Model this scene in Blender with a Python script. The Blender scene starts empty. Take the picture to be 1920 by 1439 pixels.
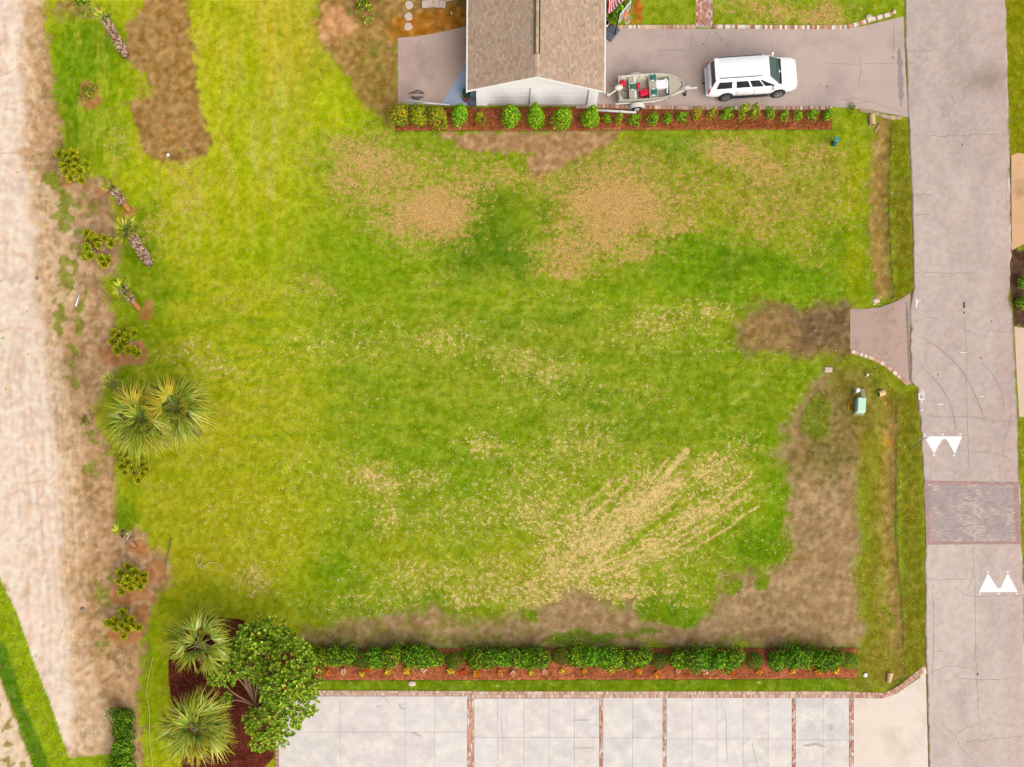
import bpy, bmesh, math, random
import numpy as np
from mathutils import Vector, Matrix
R = math.radians
random.seed(7)
sc = bpy.context.scene
# ------------------------------------------------------------------ camera
S = 29.0                      # photo pixels per metre on the ground
NX, NY, CH = 900.0, 1400.0, 72.0   # photo pixel straight under the drone, flying height
CX, CY = (NX - 960) / S, (719.5 - NY) / S
cam = bpy.data.cameras.new('camera'); camo = bpy.data.objects.new('camera', cam)
sc.collection.objects.link(camo); sc.camera = camo
camo.location = (CX, CY, CH)
cam.sensor_width = 36; cam.lens = 36 * S * CH / 1920
cam.shift_x = (960 - NX) / 1920; cam.shift_y = (NY - 719.5) / 1920
cam.clip_start = 1; cam.clip_end = 2000
# ------------------------------------------------------------------ sky, sun, exposure
SUN_AZ, SUN_EL = R(144), R(41)
w = bpy.data.worlds.new('World'); sc.world = w; w.use_nodes = True; nt = w.node_tree
sky = nt.nodes.new('ShaderNodeTexSky'); sky.sky_type = 'NISHITA'; sky.sun_disc = False
sky.sun_elevation = SUN_EL; sky.sun_rotation = SUN_AZ; sky.dust_density = 3
hs = nt.nodes.new('ShaderNodeHueSaturation'); hs.inputs['Saturation'].default_value = .35
nt.links.new(sky.outputs[0], hs.inputs['Color'])
nt.links.new(hs.outputs[0], nt.nodes['Background'].inputs[0])
nt.nodes['Background'].inputs[1].default_value = .075
sl = bpy.data.lights.new('sun', 'SUN'); sl.energy = 2.35; sl.angle = R(68); sl.color = (1, .95, .88)
slo = bpy.data.objects.new('sun', sl); sc.collection.objects.link(slo)
slo.rotation_euler = Vector((math.sin(SUN_AZ) * math.cos(SUN_EL), math.cos(SUN_AZ) * math.cos(SUN_EL), math.sin(SUN_EL))).to_track_quat('Z', 'Y').to_euler()
vs = sc.view_settings; vs.view_transform = 'Standard'; vs.look = 'None'; vs.gamma = 1; vs.use_curve_mapping = False
vs.exposure = 1.42
GAIN = .88 * 2 ** 1.35         # radiance of a white level surface in this light

# ------------------------------------------------------------------ helpers
def lin(c):
    c = np.asarray(c, float) / 255.0
    return np.where(c <= .04045, c / 12.92, ((c + .055) / 1.055) ** 2.4)
def A(*c):
    """base colour of a level surface that photographs as this sRGB value"""
    return tuple(np.minimum(lin(c) / GAIN, .82))
def W(px, py, z=0.0):
    k = (CH - z) / CH / S
    return Vector((CX + (px - NX) * k, CY + (NY - py) * k, z))
def PXY(x, y):
    return 960 + x * S, 719.5 - y * S

_T = np.random.RandomState(3).rand(16, 256, 256)
def vn(x, y, seed=0):
    t = _T[seed % 16]; xi = np.floor(x).astype(int); yi = np.floor(y).astype(int)
    fx = x - xi; fy = y - yi; fx = fx * fx * (3 - 2 * fx); fy = fy * fy * (3 - 2 * fy)
    a = t[yi & 255, xi & 255]; b = t[yi & 255, (xi + 1) & 255]; c = t[(yi + 1) & 255, xi & 255]; d = t[(yi + 1) & 255, (xi + 1) & 255]
    return (a * (1 - fx) + b * fx) * (1 - fy) + (c * (1 - fx) + d * fx) * fy
def fbm(x, y, scale, octv=3, seed=0, sx=1, sy=1):
    s = 0; amp = 1; tot = 0; f = 1.0 / scale
    for i in range(octv):
        if sx == 1 and sy == 1:
            ca_, sa_ = math.cos(.6 + 1.1 * i + seed), math.sin(.6 + 1.1 * i + seed); u_, v_ = x * ca_ - y * sa_, x * sa_ + y * ca_
        else: u_, v_ = x, y
        s = s + amp * vn(u_ * f / sx + 17.3 * i + 300, v_ * f / sy + 9.1 * i + 300, seed + i); tot += amp; amp *= .55; f *= 2.03
    return s / tot
def sst(a, b, x):
    t = np.clip((x - a) / (b - a), 0, 1); return t * t * (3 - 2 * t)
def sdf(P, x, y):
    """signed distance to polygon, negative inside (vectorised)"""
    P = np.asarray(P, float); d = np.full(x.shape, 1e18); ins = np.zeros(x.shape, bool)
    for i in range(len(P)):
        ax, ay = P[i]; bx, by = P[(i + 1) % len(P)]
        ex, ey = bx - ax, by - ay; l2 = ex * ex + ey * ey + 1e-9
        t = np.clip(((x - ax) * ex + (y - ay) * ey) / l2, 0, 1)
        d = np.minimum(d, (x - ax - t * ex) ** 2 + (y - ay - t * ey) ** 2)
        if by != ay:
            c = ((ay > y) != (by > y)) & (x < ex * (y - ay) / (by - ay) + ax); ins ^= c
    d = np.sqrt(d); return np.where(ins, -d, d)
def pld(P, x, y):
    d = np.full(x.shape, 1e18)
    for i in range(len(P) - 1):
        ax, ay = P[i]; bx, by = P[i + 1]; ex, ey = bx - ax, by - ay; l2 = ex * ex + ey * ey + 1e-9
        t = np.clip(((x - ax) * ex + (y - ay) * ey) / l2, 0, 1)
        d = np.minimum(d, (x - ax - t * ex) ** 2 + (y - ay - t * ey) ** 2)
    return np.sqrt(d)
def spline(P, n=8):
    P = [Vector((p[0], p[1], p[2] if len(p) > 2 else 0)) for p in P]; out = []
    for i in range(len(P) - 1):
        p0 = P[max(i - 1, 0)]; p1 = P[i]; p2 = P[i + 1]; p3 = P[min(i + 2, len(P) - 1)]
        for k in range(n):
            t = k / n
            out.append(.5 * (2 * p1 + (p2 - p0) * t + (2 * p0 - 5 * p1 + 4 * p2 - p3) * t * t + (3 * p1 - p0 - 3 * p2 + p3) * t ** 3))
    out.append(P[-1]); return out

# ---- materials
MATS = {}
def nodes(name):
    m = bpy.data.materials.new(name); m.use_nodes = True; t = m.node_tree
    b = t.nodes['Principled BSDF']; MATS[name] = m
    return m, t, b
def N(t, typ, **kw):
    n = t.nodes.new(typ)
    for k, v in kw.items():
        if k in n.inputs: n.inputs[k].default_value = v
        else: setattr(n, k, v)
    return n
def mathn(t, op, a, b=None, clamp=False):
    n = t.nodes.new('ShaderNodeMath'); n.operation = op; n.use_clamp = clamp
    for i, v in enumerate((a, b)):
        if v is None: continue
        if isinstance(v, (int, float)): n.inputs[i].default_value = v
        else: t.links.new(v, n.inputs[i])
    return n.outputs[0]
def surf(name, col=None, rough=.9, spec=.2, var=.12, sc1=1.2, fine=.12, sc2=22, bump=.0, attr=False, metal=0, stain=None, stain_s=.5, stain_t=(.55, .75), tint=False, coord='Object'):
    """base colour (or the mesh's own Col) broken up by coarse and fine noise, optional stains"""
    m, t, b = nodes(name); L = t.links.new
    tc = N(t, 'ShaderNodeTexCoord'); co = tc.outputs[coord]
    if attr:
        at = N(t, 'ShaderNodeAttribute', attribute_name='Col'); c = at.outputs['Color']
    else:
        rg = N(t, 'ShaderNodeRGB'); rg.outputs[0].default_value = (*col, 1); c = rg.outputs[0]
    if tint:
        oi = N(t, 'ShaderNodeObjectInfo'); mx = N(t, 'ShaderNodeMix', data_type='RGBA', blend_type='MULTIPLY'); mx.inputs[0].default_value = 1
        L(c, mx.inputs[6]); L(oi.outputs['Color'], mx.inputs[7]); c = mx.outputs[2]
    if stain is not None:
        n3 = N(t, 'ShaderNodeTexNoise', Scale=stain_s, Detail=5.0, Roughness=.65); L(co, n3.inputs['Vector'])
        mr = N(t, 'ShaderNodeMapRange'); mr.inputs[1].default_value, mr.inputs[2].default_value = stain_t; L(n3.outputs[0], mr.inputs[0])
        mx = N(t, 'ShaderNodeMix', data_type='RGBA'); L(mr.outputs[0], mx.inputs[0]); L(c, mx.inputs[6]); mx.inputs[7].default_value = (*stain, 1); c = mx.outputs[2]
    n1 = N(t, 'ShaderNodeTexNoise', Scale=sc1, Detail=4.0); n2 = N(t, 'ShaderNodeTexNoise', Scale=sc2, Detail=3.0, Roughness=.7)
    L(co, n1.inputs['Vector']); L(co, n2.inputs['Vector'])
    f = mathn(t, 'MULTIPLY', mathn(t, 'ADD', mathn(t, 'MULTIPLY', n1.outputs[0], var * 3.2), 1 - var * 1.6),
              mathn(t, 'ADD', mathn(t, 'MULTIPLY', n2.outputs[0], fine * 3.2), 1 - fine * 1.6))
    vm = N(t, 'ShaderNodeVectorMath', operation='SCALE'); L(c, vm.inputs[0]); L(f, vm.inputs['Scale'])
    L(vm.outputs[0], b.inputs['Base Color'])
    b.inputs['Roughness'].default_value = rough; b.inputs['Specular IOR Level'].default_value = spec; b.inputs['Metallic'].default_value = metal
    if bump:
        bp = N(t, 'ShaderNodeBump', Strength=.6, Distance=bump); L(n2.outputs[0], bp.inputs['Height']); L(bp.outputs[0], b.inputs['Normal'])
    return m
def leafmat(name, trans=.35, rough=.5, spec=.25):
    m, t, b = nodes(name); L = t.links.new
    at = N(t, 'ShaderNodeAttribute', attribute_name='Col'); oi = N(t, 'ShaderNodeObjectInfo')
    mx = N(t, 'ShaderNodeMix', data_type='RGBA', blend_type='MULTIPLY'); mx.inputs[0].default_value = 1
    L(at.outputs['Color'], mx.inputs[6]); L(oi.outputs['Color'], mx.inputs[7])
    L(mx.outputs[2], b.inputs['Base Color']); b.inputs['Roughness'].default_value = rough; b.inputs['Specular IOR Level'].default_value = spec
    tr = N(t, 'ShaderNodeBsdfTranslucent'); L(mx.outputs[2], tr.inputs['Color'])
    ms = N(t, 'ShaderNodeMixShader'); ms.inputs[0].default_value = trans
    L(b.outputs[0], ms.inputs[1]); L(tr.outputs[0], ms.inputs[2]); L(ms.outputs[0], t.nodes['Material Output'].inputs[0])
    return m
def glassy(name, col, rough=.06, spec=.5, coat=0, metal=0):
    m, t, b = nodes(name); n = N(t, 'ShaderNodeTexNoise', Scale=6.0); tc = N(t, 'ShaderNodeTexCoord')
    t.links.new(tc.outputs['Object'], n.inputs['Vector'])
    cr = N(t, 'ShaderNodeMix', data_type='RGBA'); cr.inputs[6].default_value = (*[c * .9 for c in col], 1); cr.inputs[7].default_value = (*[min(c * 1.1, 1) for c in col], 1)
    t.links.new(n.outputs[0], cr.inputs[0]); t.links.new(cr.outputs[2], b.inputs['Base Color'])
    b.inputs['Roughness'].default_value = rough; b.inputs['Specular IOR Level'].default_value = spec; b.inputs['Coat Weight'].default_value = coat; b.inputs['Metallic'].default_value = metal
    return m

# ---- objects
COL = sc.collection
def link(o, parent=None, loc=None, rot=None, scale=None):
    COL.objects.link(o)
    if parent is not None: o.parent = parent
    if loc is not None: o.location = loc
    if rot is not None: o.rotation_euler = rot
    if scale is not None: o.scale = scale
    return o
def tag(o, label, cat, group=None):
    o['label'] = label; o['category'] = cat
    if group: o['group'] = group
    return o
def kind(o, k): o['kind'] = k; return o
def thing(name, label, cat, loc=(0, 0, 0), rz=0, group=None):
    o = bpy.data.objects.new(name, None); o.empty_display_size = .2
    return tag(link(o, None, loc, (0, 0, rz)), label, cat, group)
def setcol(me, cols):
    a = me.attributes.new('Col', 'FLOAT_COLOR', 'POINT'); c = np.ones((len(me.vertices), 4), np.float32); c[:, :3] = cols
    a.data.foreach_set('color', c.ravel())
def npmesh(name, V, F, mat, cols=None, smooth=False):
    """V (n,3), F (m,k) numpy"""
    V = np.asarray(V, np.float32); F = np.asarray(F, np.int32); k = F.shape[1]
    me = bpy.data.meshes.new(name); me.vertices.add(len(V)); me.vertices.foreach_set('co', V.ravel())
    me.loops.add(F.size); me.loops.foreach_set('vertex_index', F.ravel())
    me.polygons.add(len(F)); me.polygons.foreach_set('loop_start', np.arange(0, F.size, k, dtype=np.int32))
    if smooth: me.polygons.foreach_set('use_smooth', np.ones(len(F), bool))
    me.update(); me.validate()
    if cols is not None: setcol(me, cols)
    me.materials.append(mat); return me
class MB:
    def __init__(s): s.v = []; s.f = []; s.c = []
    def add(s, V, F, col=(1, 1, 1)):
        o = len(s.v); s.v += [tuple(v) for v in V]; s.f += [tuple(i + o for i in f) for f in F]
        s.c += (list(col) if len(col) == len(V) and not isinstance(col[0], (float, int, np.floating)) else [tuple(col)] * len(V)); return s
    def box(s, c, d, col=(1, 1, 1), rz=0, M=None, taper=1):
        x, y, z = [q / 2 for q in d]; V = []
        for sz in (-1, 1):
            k = taper if sz > 0 else 1
            for sx, sy in ((-1, -1), (1, -1), (1, 1), (-1, 1)):
                V.append(Vector((sx * x * k, sy * y * k, sz * z)))
        m = Matrix.Translation(Vector(c)) @ (M if M is not None else Matrix.Rotation(rz, 4, 'Z'))
        return s.add([m @ v for v in V], [(3, 2, 1, 0), (4, 5, 6, 7), (0, 1, 5, 4), (1, 2, 6, 5), (2, 3, 7, 6), (3, 0, 4, 7)], col)
    def tube(s, P, r, n=8, col=(1, 1, 1), cap=True):
        P = [Vector(p) for p in P]; rs = r if isinstance(r, (list, tuple)) else [r] * len(P); o = len(s.v)
        up = None
        for i, p in enumerate(P):
            d = (P[min(i + 1, len(P) - 1)] - P[max(i - 1, 0)]).normalized()
            if up is None: up = Vector((0, 0, 1)) if abs(d.z) < .9 else Vector((1, 0, 0))
            a = d.cross(up).normalized(); b = a.cross(d).normalized()
            for k in range(n):
                t = 2 * math.pi * k / n; s.v.append(tuple(p + (a * math.cos(t) + b * math.sin(t)) * rs[i])); s.c.append(tuple(col))
        for i in range(len(P) - 1):
            for k in range(n):
                s.f.append((o + i * n + k, o + i * n + (k + 1) % n, o + (i + 1) * n + (k + 1) % n, o + (i + 1) * n + k))
        if cap:
            s.f.append(tuple(o + k for k in range(n))[::-1]); s.f.append(tuple(o + (len(P) - 1) * n + k for k in range(n)))
        return s
    def lathe(s, prof, n=14, c=(0, 0, 0), col=(1, 1, 1)):
        return s.tube([(c[0], c[1], c[2] + z) for r, z in prof], [max(r, .001) for r, z in prof], n, col)
    def prism(s, P, z0, z1, col=(1, 1, 1)):
        n = len(P); ar = sum(P[i][0] * P[(i + 1) % n][1] - P[(i + 1) % n][0] * P[i][1] for i in range(n))
        if ar < 0: P = P[::-1]
        V = [(p[0], p[1], z0) for p in P] + [(p[0], p[1], z1) for p in P]
        return s.add(V, [tuple(range(n, 2 * n)), tuple(range(n))[::-1]] + [(i, (i + 1) % n, n + (i + 1) % n, n + i) for i in range(n)], col)
    def mesh(s, name, mat, smooth=False, angle=None):
        me = bpy.data.meshes.new(name); me.from_pydata(s.v, [], s.f); me.update(); setcol(me, np.array(s.c, np.float32))
        me.materials.append(mat)
        if smooth or angle:
            me.polygons.foreach_set('use_smooth', np.ones(len(me.polygons), bool))
            if angle: me.set_sharp_from_angle(angle=R(angle))
        return me
    def build(s, name, mat, parent=None, smooth=False, angle=None, bevel=0, loc=None, rot=None):
        o = bpy.data.objects.new(name, s.mesh(name, mat, smooth, angle)); link(o, parent, loc, rot)
        if bevel:
            b = o.modifiers.new('bevel', 'BEVEL'); b.width = bevel; b.segments = 2; b.limit_method = 'ANGLE'
        return o
def inst(me, name, parent=None, loc=None, rot=None, scale=None, color=None):
    o = link(bpy.data.objects.new(name, me), parent, loc, rot, scale)
    if color: o.color = (*color, 1)
    return o
def ordinal(i):
    return ['first', 'second', 'third', 'fourth', 'fifth', 'sixth', 'seventh', 'eighth', 'ninth', 'tenth', 'eleventh', 'twelfth', 'thirteenth', 'fourteenth', 'fifteenth', 'sixteenth', 'seventeenth', 'eighteenth', 'nineteenth', 'twentieth', 'twenty-first', 'twenty-second', 'twenty-third', 'twenty-fourth', 'twenty-fifth', 'twenty-sixth', 'twenty-seventh', 'twenty-eighth', 'twenty-ninth', 'thirtieth', 'thirty-first', 'thirty-second', 'thirty-third', 'thirty-fourth', 'thirty-fifth', 'thirty-sixth', 'thirty-seventh', 'thirty-eighth', 'thirty-ninth', 'fortieth'][i]

# ------------------------------------------------------------------ plan of the place (photo pixels on the ground)
ROAD_L = [(-900, 1672), (0, 1697), (100, 1698), (230, 1704), (350, 1709), (540, 1713), (575, 1706), (715, 1707), (728, 1720), (800, 1726), (900, 1731), (1000, 1735), (1240, 1735), (1300, 1738), (1500, 1743), (2400, 1770)]
ROAD_R = [(-900, 1858), (0, 1885), (100, 1888), (300, 1893), (480, 1896), (500, 1893), (560, 1893), (610, 1900), (720, 1905), (900, 1911), (1020, 1915), (1100, 1919), (1300, 1923), (1500, 1927), (2400, 1954)]
ROAD_P = [(x, y) for y, x in ROAD_L] + [(x, y) for y, x in ROAD_R[::-1]]
DRIVE_P = [(1080, 56), (1180, 54), (1400, 55), (1560, 55), (1610, 51), (1650, 42), (1694, 31), (1697, 120), (1703, 221), (1692, 218), (1660, 212), (1628, 206), (1560, 200), (1400, 201), (1250, 203), (1080, 204)]
APRON_P = [(1594, 580), (1620, 580), (1650, 577), (1672, 569), (1690, 561), (1707, 549), (1706, 640), (1708, 722), (1702, 719), (1690, 709), (1670, 692), (1652, 679), (1634, 670), (1612, 662), (1594, 657)]
PAD_P = [(746, 72), (775, 69), (800, 66), (845, 57), (905, 42), (905, 199), (825, 198), (746, 196)]
BLUE_P = [(905, 70), (826, 197), (905, 199)]
CONC_P = [(517, 1303), (882, 1303), (1600, 1308), (1655, 1309), (1682, 1299), (1712, 1278), (1736, 1262), (1742, 1500), (1748, 1640), (517, 1640)]
WALK_P = [(1304, -200), (1336, -200), (1336, 52), (1304, 52)]
BEDT_P = [(742, 203), (1120, 203), (1300, 206), (1450, 207), (1558, 206), (1558, 243), (1300, 243.5), (1000, 245), (742, 246)]
BEDB_P = [(560, 1217), (1100, 1216), (1606, 1216), (1606, 1272), (1400, 1274), (1100, 1275), (560, 1276)]
ISLE_P = [(346, 1480), (338, 1400), (326, 1340), (318, 1285), (316, 1240), (326, 1205), (345, 1178), (372, 1162), (410, 1158), (450, 1163), (490, 1180), (530, 1203), (570, 1217), (597, 1220), (597, 1275), (590, 1296), (514, 1300), (514, 1420), (498, 1436), (490, 1480)]
EASTP1 = [(1896, 292), (1908, 287), (1940, 293), (2100, 300), (2100, 470), (1930, 452), (1905, 466), (1897, 470)]
EASTP2 = [(1902, 613), (1930, 617), (2100, 622), (2100, 782), (1911, 782), (1906, 700)]
PAVE = [ROAD_P, DRIVE_P, APRON_P, PAD_P, CONC_P, WALK_P, EASTP1, EASTP2, [(880, -700), (1130, -700), (1130, 200), (880, 200)]]

# ------------------------------------------------------------------ ground: colour and height fields
st = 3.3
fx = np.arange(-171, 2090 + st, st); fy = np.arange(-171, 1610 + st, st)
gx = np.concatenate([[-12000, -6000, -2500, -1000, -450, -260, -200], fx, [2120, 2180, 2400, 3000, 5000, 9000, 14000]])
gy = np.concatenate([[-12000, -6000, -2500, -1000, -450, -260, -200], fy, [1640, 1700, 1900, 2500, 4500, 8500, 13500]])
PX, PY = np.meshgrid(gx, gy)
n_lo = fbm(PX, PY, 240, 3, 0); n_md = fbm(PX, PY, 70, 3, 3); n_hi = fbm(PX, PY, 22, 3, 6); n_sp = fbm(PX, PY, 13, 2, 9); n_sp2 = fbm(PX, PY, 7.5, 1, 11); n_sp3 = fbm(PX, PY, 10, 2, 13)
wx = PX + (n_md - .5) * 46 + (n_hi - .5) * 20; wy = PY + (fbm(PX, PY, 70, 3, 12) - .5) * 46 + (fbm(PX, PY, 22, 2, 14) - .5) * 20
C = np.empty(PX.shape + (3,)); C[:] = (128, 163, 36)
BARE = np.zeros(PX.shape); GR = np.ones(PX.shape)               # how much grass grows
def mixc(m, col):
    global C
    C = C * (1 - m[..., None]) + np.array(col, float) * m[..., None]
def blob(cx, cy, rx, ry, ang=0, warp=True):
    X, Y = (wx, wy) if warp else (PX, PY); a = R(ang); dx, dy = X - cx, Y - cy
    u = (dx * math.cos(a) + dy * math.sin(a)) / rx; v = (-dx * math.sin(a) + dy * math.cos(a)) / ry
    return np.exp(-(u * u + v * v))
def bare(P, soft=6, amp=1.0):
    X = PX + (wx - PX) * amp + (n_sp - .5) * 16 + (n_sp2 - .5) * 16; Y = PY + (wy - PY) * amp + (n_sp3 - .5) * 20
    soft = soft * 1.1
    return 1 - sst(-soft, soft, sdf(P, X, Y))
LUSH, YEL, OLIVE, DEEP = (104, 158, 22), (198, 204, 26), (152, 156, 44), (82, 138, 22)
# broad drift of lawn colour: yellow on the left, olive towards the house plot on the right
mixc(.8 * (1 - sst(440, 700, PX + (n_lo - .5) * 220 + (n_md - .5) * 60)) * (1 - .45 * sst(250, 600, PY)), YEL)
mixc(.6 * (1 - sst(350, 680, PX)) * sst(600, 800, PY), (186, 176, 30))
for c, cx, cy, rx, ry, an, s in [
    ((212, 192, 46), 520, 60, 90, 150, 0, .75), ((190, 202, 60), 520, 240, 14, 120, 3, .6), ((188, 198, 70), 478, 270, 10, 110, 4, .5), ((150, 182, 16), 455, 190, 22, 120, 6, .6),
    ((176, 198, 20), 640, 190, 60, 80, 30, .6), ((148, 178, 16), 420, 420, 30, 160, 0, .5), ((186, 190, 40), 430, 330, 6, 160, 2, .6),
    ((132, 172, 18), 470, 480, 90, 70, 0, .6), ((112, 166, 22), 720, 480, 130, 60, 12, .7), ((116, 166, 20), 650, 540, 110, 60, 0, .5), ((170, 180, 28), 480, 560, 70, 40, 0, .5), ((128, 170, 24), 560, 640, 100, 50, 0, .4),
    (DEEP, 905, 455, 70, 75, -30, .85), (DEEP, 930, 365, 50, 40, -30, .7), ((70, 132, 30), 950, 480, 60, 40, 0, .6), (DEEP, 1030, 410, 24, 34, 0, .8), (LUSH, 845, 300, 60, 16, 8, .7), (LUSH, 960, 298, 80, 14, 4, .7),
    ((100, 150, 40), 1060, 345, 50, 40, 0, .7), (OLIVE, 1150, 300, 160, 50, 0, .6), (OLIVE, 1480, 330, 160, 70, 0, .5), ((140, 160, 24), 1350, 390, 90, 40, 0, .7), ((92, 150, 30), 1255, 268, 70, 18, 0, .7), ((96, 152, 34), 1280, 300, 40, 40, 0, .5),
    ((84, 152, 12), 1300, 480, 130, 45, 0, .9), ((84, 150, 14), 1440, 520, 180, 42, 0, .9), ((92, 160, 16), 1380, 545, 200, 28, 0, .8), (DEEP, 1365, 500, 40, 45, 0, .6), ((90, 146, 20), 1590, 440, 40, 40, 0, .7), ((160, 172, 14), 1600, 330, 22, 90, 0, .8), ((158, 168, 16), 1610, 500, 20, 60, 0, .7), ((120, 158, 24), 1580, 270, 40, 30, 0, .5),
    (LUSH, 1150, 465, 26, 14, 0, .8), (LUSH, 1140, 556, 50, 22, 0, .7), ((118, 166, 26), 1000, 560, 240, 26, 0, .6), ((110, 156, 40), 1000, 605, 160, 22, 0, .5),
    ((128, 156, 50), 1080, 680, 200, 60, 0, .45), ((112, 160, 30), 1250, 690, 160, 60, 0, .6), ((108, 154, 40), 1150, 780, 200, 60, 0, .5), ((104, 158, 20), 760, 830, 120, 50, 0, .5), ((100, 156, 18), 860, 880, 90, 50, 0, .6), ((112, 162, 20), 950, 840, 90, 50, 0, .6),
    ((88, 148, 18), 1400, 800, 90, 40, 20, .7), ((96, 160, 14), 1460, 900, 22, 120, 2, .9), ((84, 148, 12), 1430, 1020, 60, 50, 0, .9), ((84, 150, 10), 1270, 1150, 70, 30, 12, 1), ((88, 150, 20), 640, 1065, 60, 34, 0, .85), ((96, 150, 30), 640, 1000, 50, 30, 0, .5),
    ((170, 178, 24), 420, 900, 60, 110, 0, .4), ((158, 172, 24), 480, 980, 140, 60, 0, .5), ((164, 172, 34), 760, 1040, 90, 40, 0, .5), ((166, 172, 40), 950, 1060, 90, 60, 0, .5), ((118, 158, 26), 400, 1120, 120, 30, 0, .6), ((100, 150, 26), 600, 1130, 60, 30, 0, .6), ((96, 150, 20), 820, 1135, 70, 14, 0, .8),
    ((108, 152, 16), 270, 500, 60, 110, 0, .9), ((88, 152, 18), 165, 150, 80, 130, 0, .95), ((80, 146, 22), 130, 240, 40, 60, 0, .7), ((104, 156, 24), 200, 270, 40, 40, 0, .6), ((124, 166, 14), 240, 170, 40, 40, 0, .7), ((96, 150, 16), 215, 690, 40, 60, 0, .9), ((88, 150, 16), 240, 960, 30, 40, 0, .7), ((130, 160, 20), 300, 640, 60, 50, 0, .6),
    ((134, 172, 18), 280, 1290, 40, 170, 0, .7), ((110, 160, 20), 265, 1200, 20, 40, 0, .7)]:
    mixc(np.clip(1.22 * s * sst(.02, .9, blob(cx, cy, rx * 1.1, ry * 1.1, an)), 0, 1), c)
mixc(np.clip((n_hi - .52) * 1.2, 0, .14), (178, 178, 66)); mixc(np.clip((.42 - n_hi) * 1.0, 0, .1), (96, 144, 22))
mixc(.38 * (1 - sst(400, 680, PX + (n_lo - .5) * 200)) * sst(280, 330, PX) * sst(.3, .65, n_md + .1), (206, 190, 30)); st_h = fbm(PX, PY + (n_md - .5) * 30, 9, 3, 4, 9, 1); st_v = fbm(PX + (n_md - .5) * 26, PY, 9, 3, 6, 1, 8)
wv = (1 - sst(520, 620, PX)) * (1 - sst(420, 620, PY)); wh = sst(430, 560, PY) * (1 - sst(820, 1000, PY))
mixc(wv * np.clip((st_v - .5) * 2.6, 0, .5), (212, 198, 84)); mixc(wv * np.clip((.46 - st_v) * 2.6, 0, .45), (146, 176, 16))
mixc(wh * np.clip((st_h - .5) * 2.2, 0, .4), (166, 172, 66)); mixc(wh * np.clip((.46 - st_h) * 2.4, 0, .4), (98, 148, 24)); mixc(.3 * blob(1150, 350, 220, 80), (176, 156, 58)); mixc(.3 * blob(1480, 360, 150, 90), (168, 160, 50))
# mowing and tyre lines
lines = [([(700, 572), (960, 578), (1300, 574), (1420, 570)], 2.2, (176, 188, 84), .6), ([(640, 540), (900, 552), (1060, 556)], 2, (172, 186, 74), .4), ([(960, 628), (1250, 622)], 2, (150, 170, 70), .4), ([(1310, 806), (1360, 770), (1420, 722), (1472, 694)], 3.4, (170, 184, 100), .85), ([(1040, 725), (960, 682), (900, 665)], 7, (184, 176, 96), .5),
         ([(478, 150), (470, 260), (486, 360)], 5, (200, 202, 100), .3), ([(536, 170), (506, 300), (512, 370)], 6, (204, 200, 104), .3), ([(428, 160), (430, 330), (434, 480)], 4, (212, 206, 80), .45), ([(520, 200), (508, 330), (516, 380)], 8, (206, 196, 100), .5), ([(478, 200), (474, 300), (488, 350)], 5, (206, 198, 96), .4), ([(450, 150), (446, 300), (452, 420)], 4, (150, 178, 20), .6), ([(350, 300), (356, 400), (350, 480)], 6, (200, 192, 100), .45), ([(376, 330), (372, 440)], 5, (200, 200, 90), .5), ([(400, 160), (390, 250), (388, 420)], 4, (196, 204, 50), .4), ([(560, 470), (650, 440), (760, 460)], 3, (170, 182, 60), .3)]
for P, wd, c, s in lines: mixc(s * np.exp(-(pld(P, PX + (n_hi - .5) * 18 + (n_sp - .5) * 10, PY + (n_md - .5) * 10) / (wd * 1.4)) ** 2) * sst(.35, .65, n_sp), c)
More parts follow.
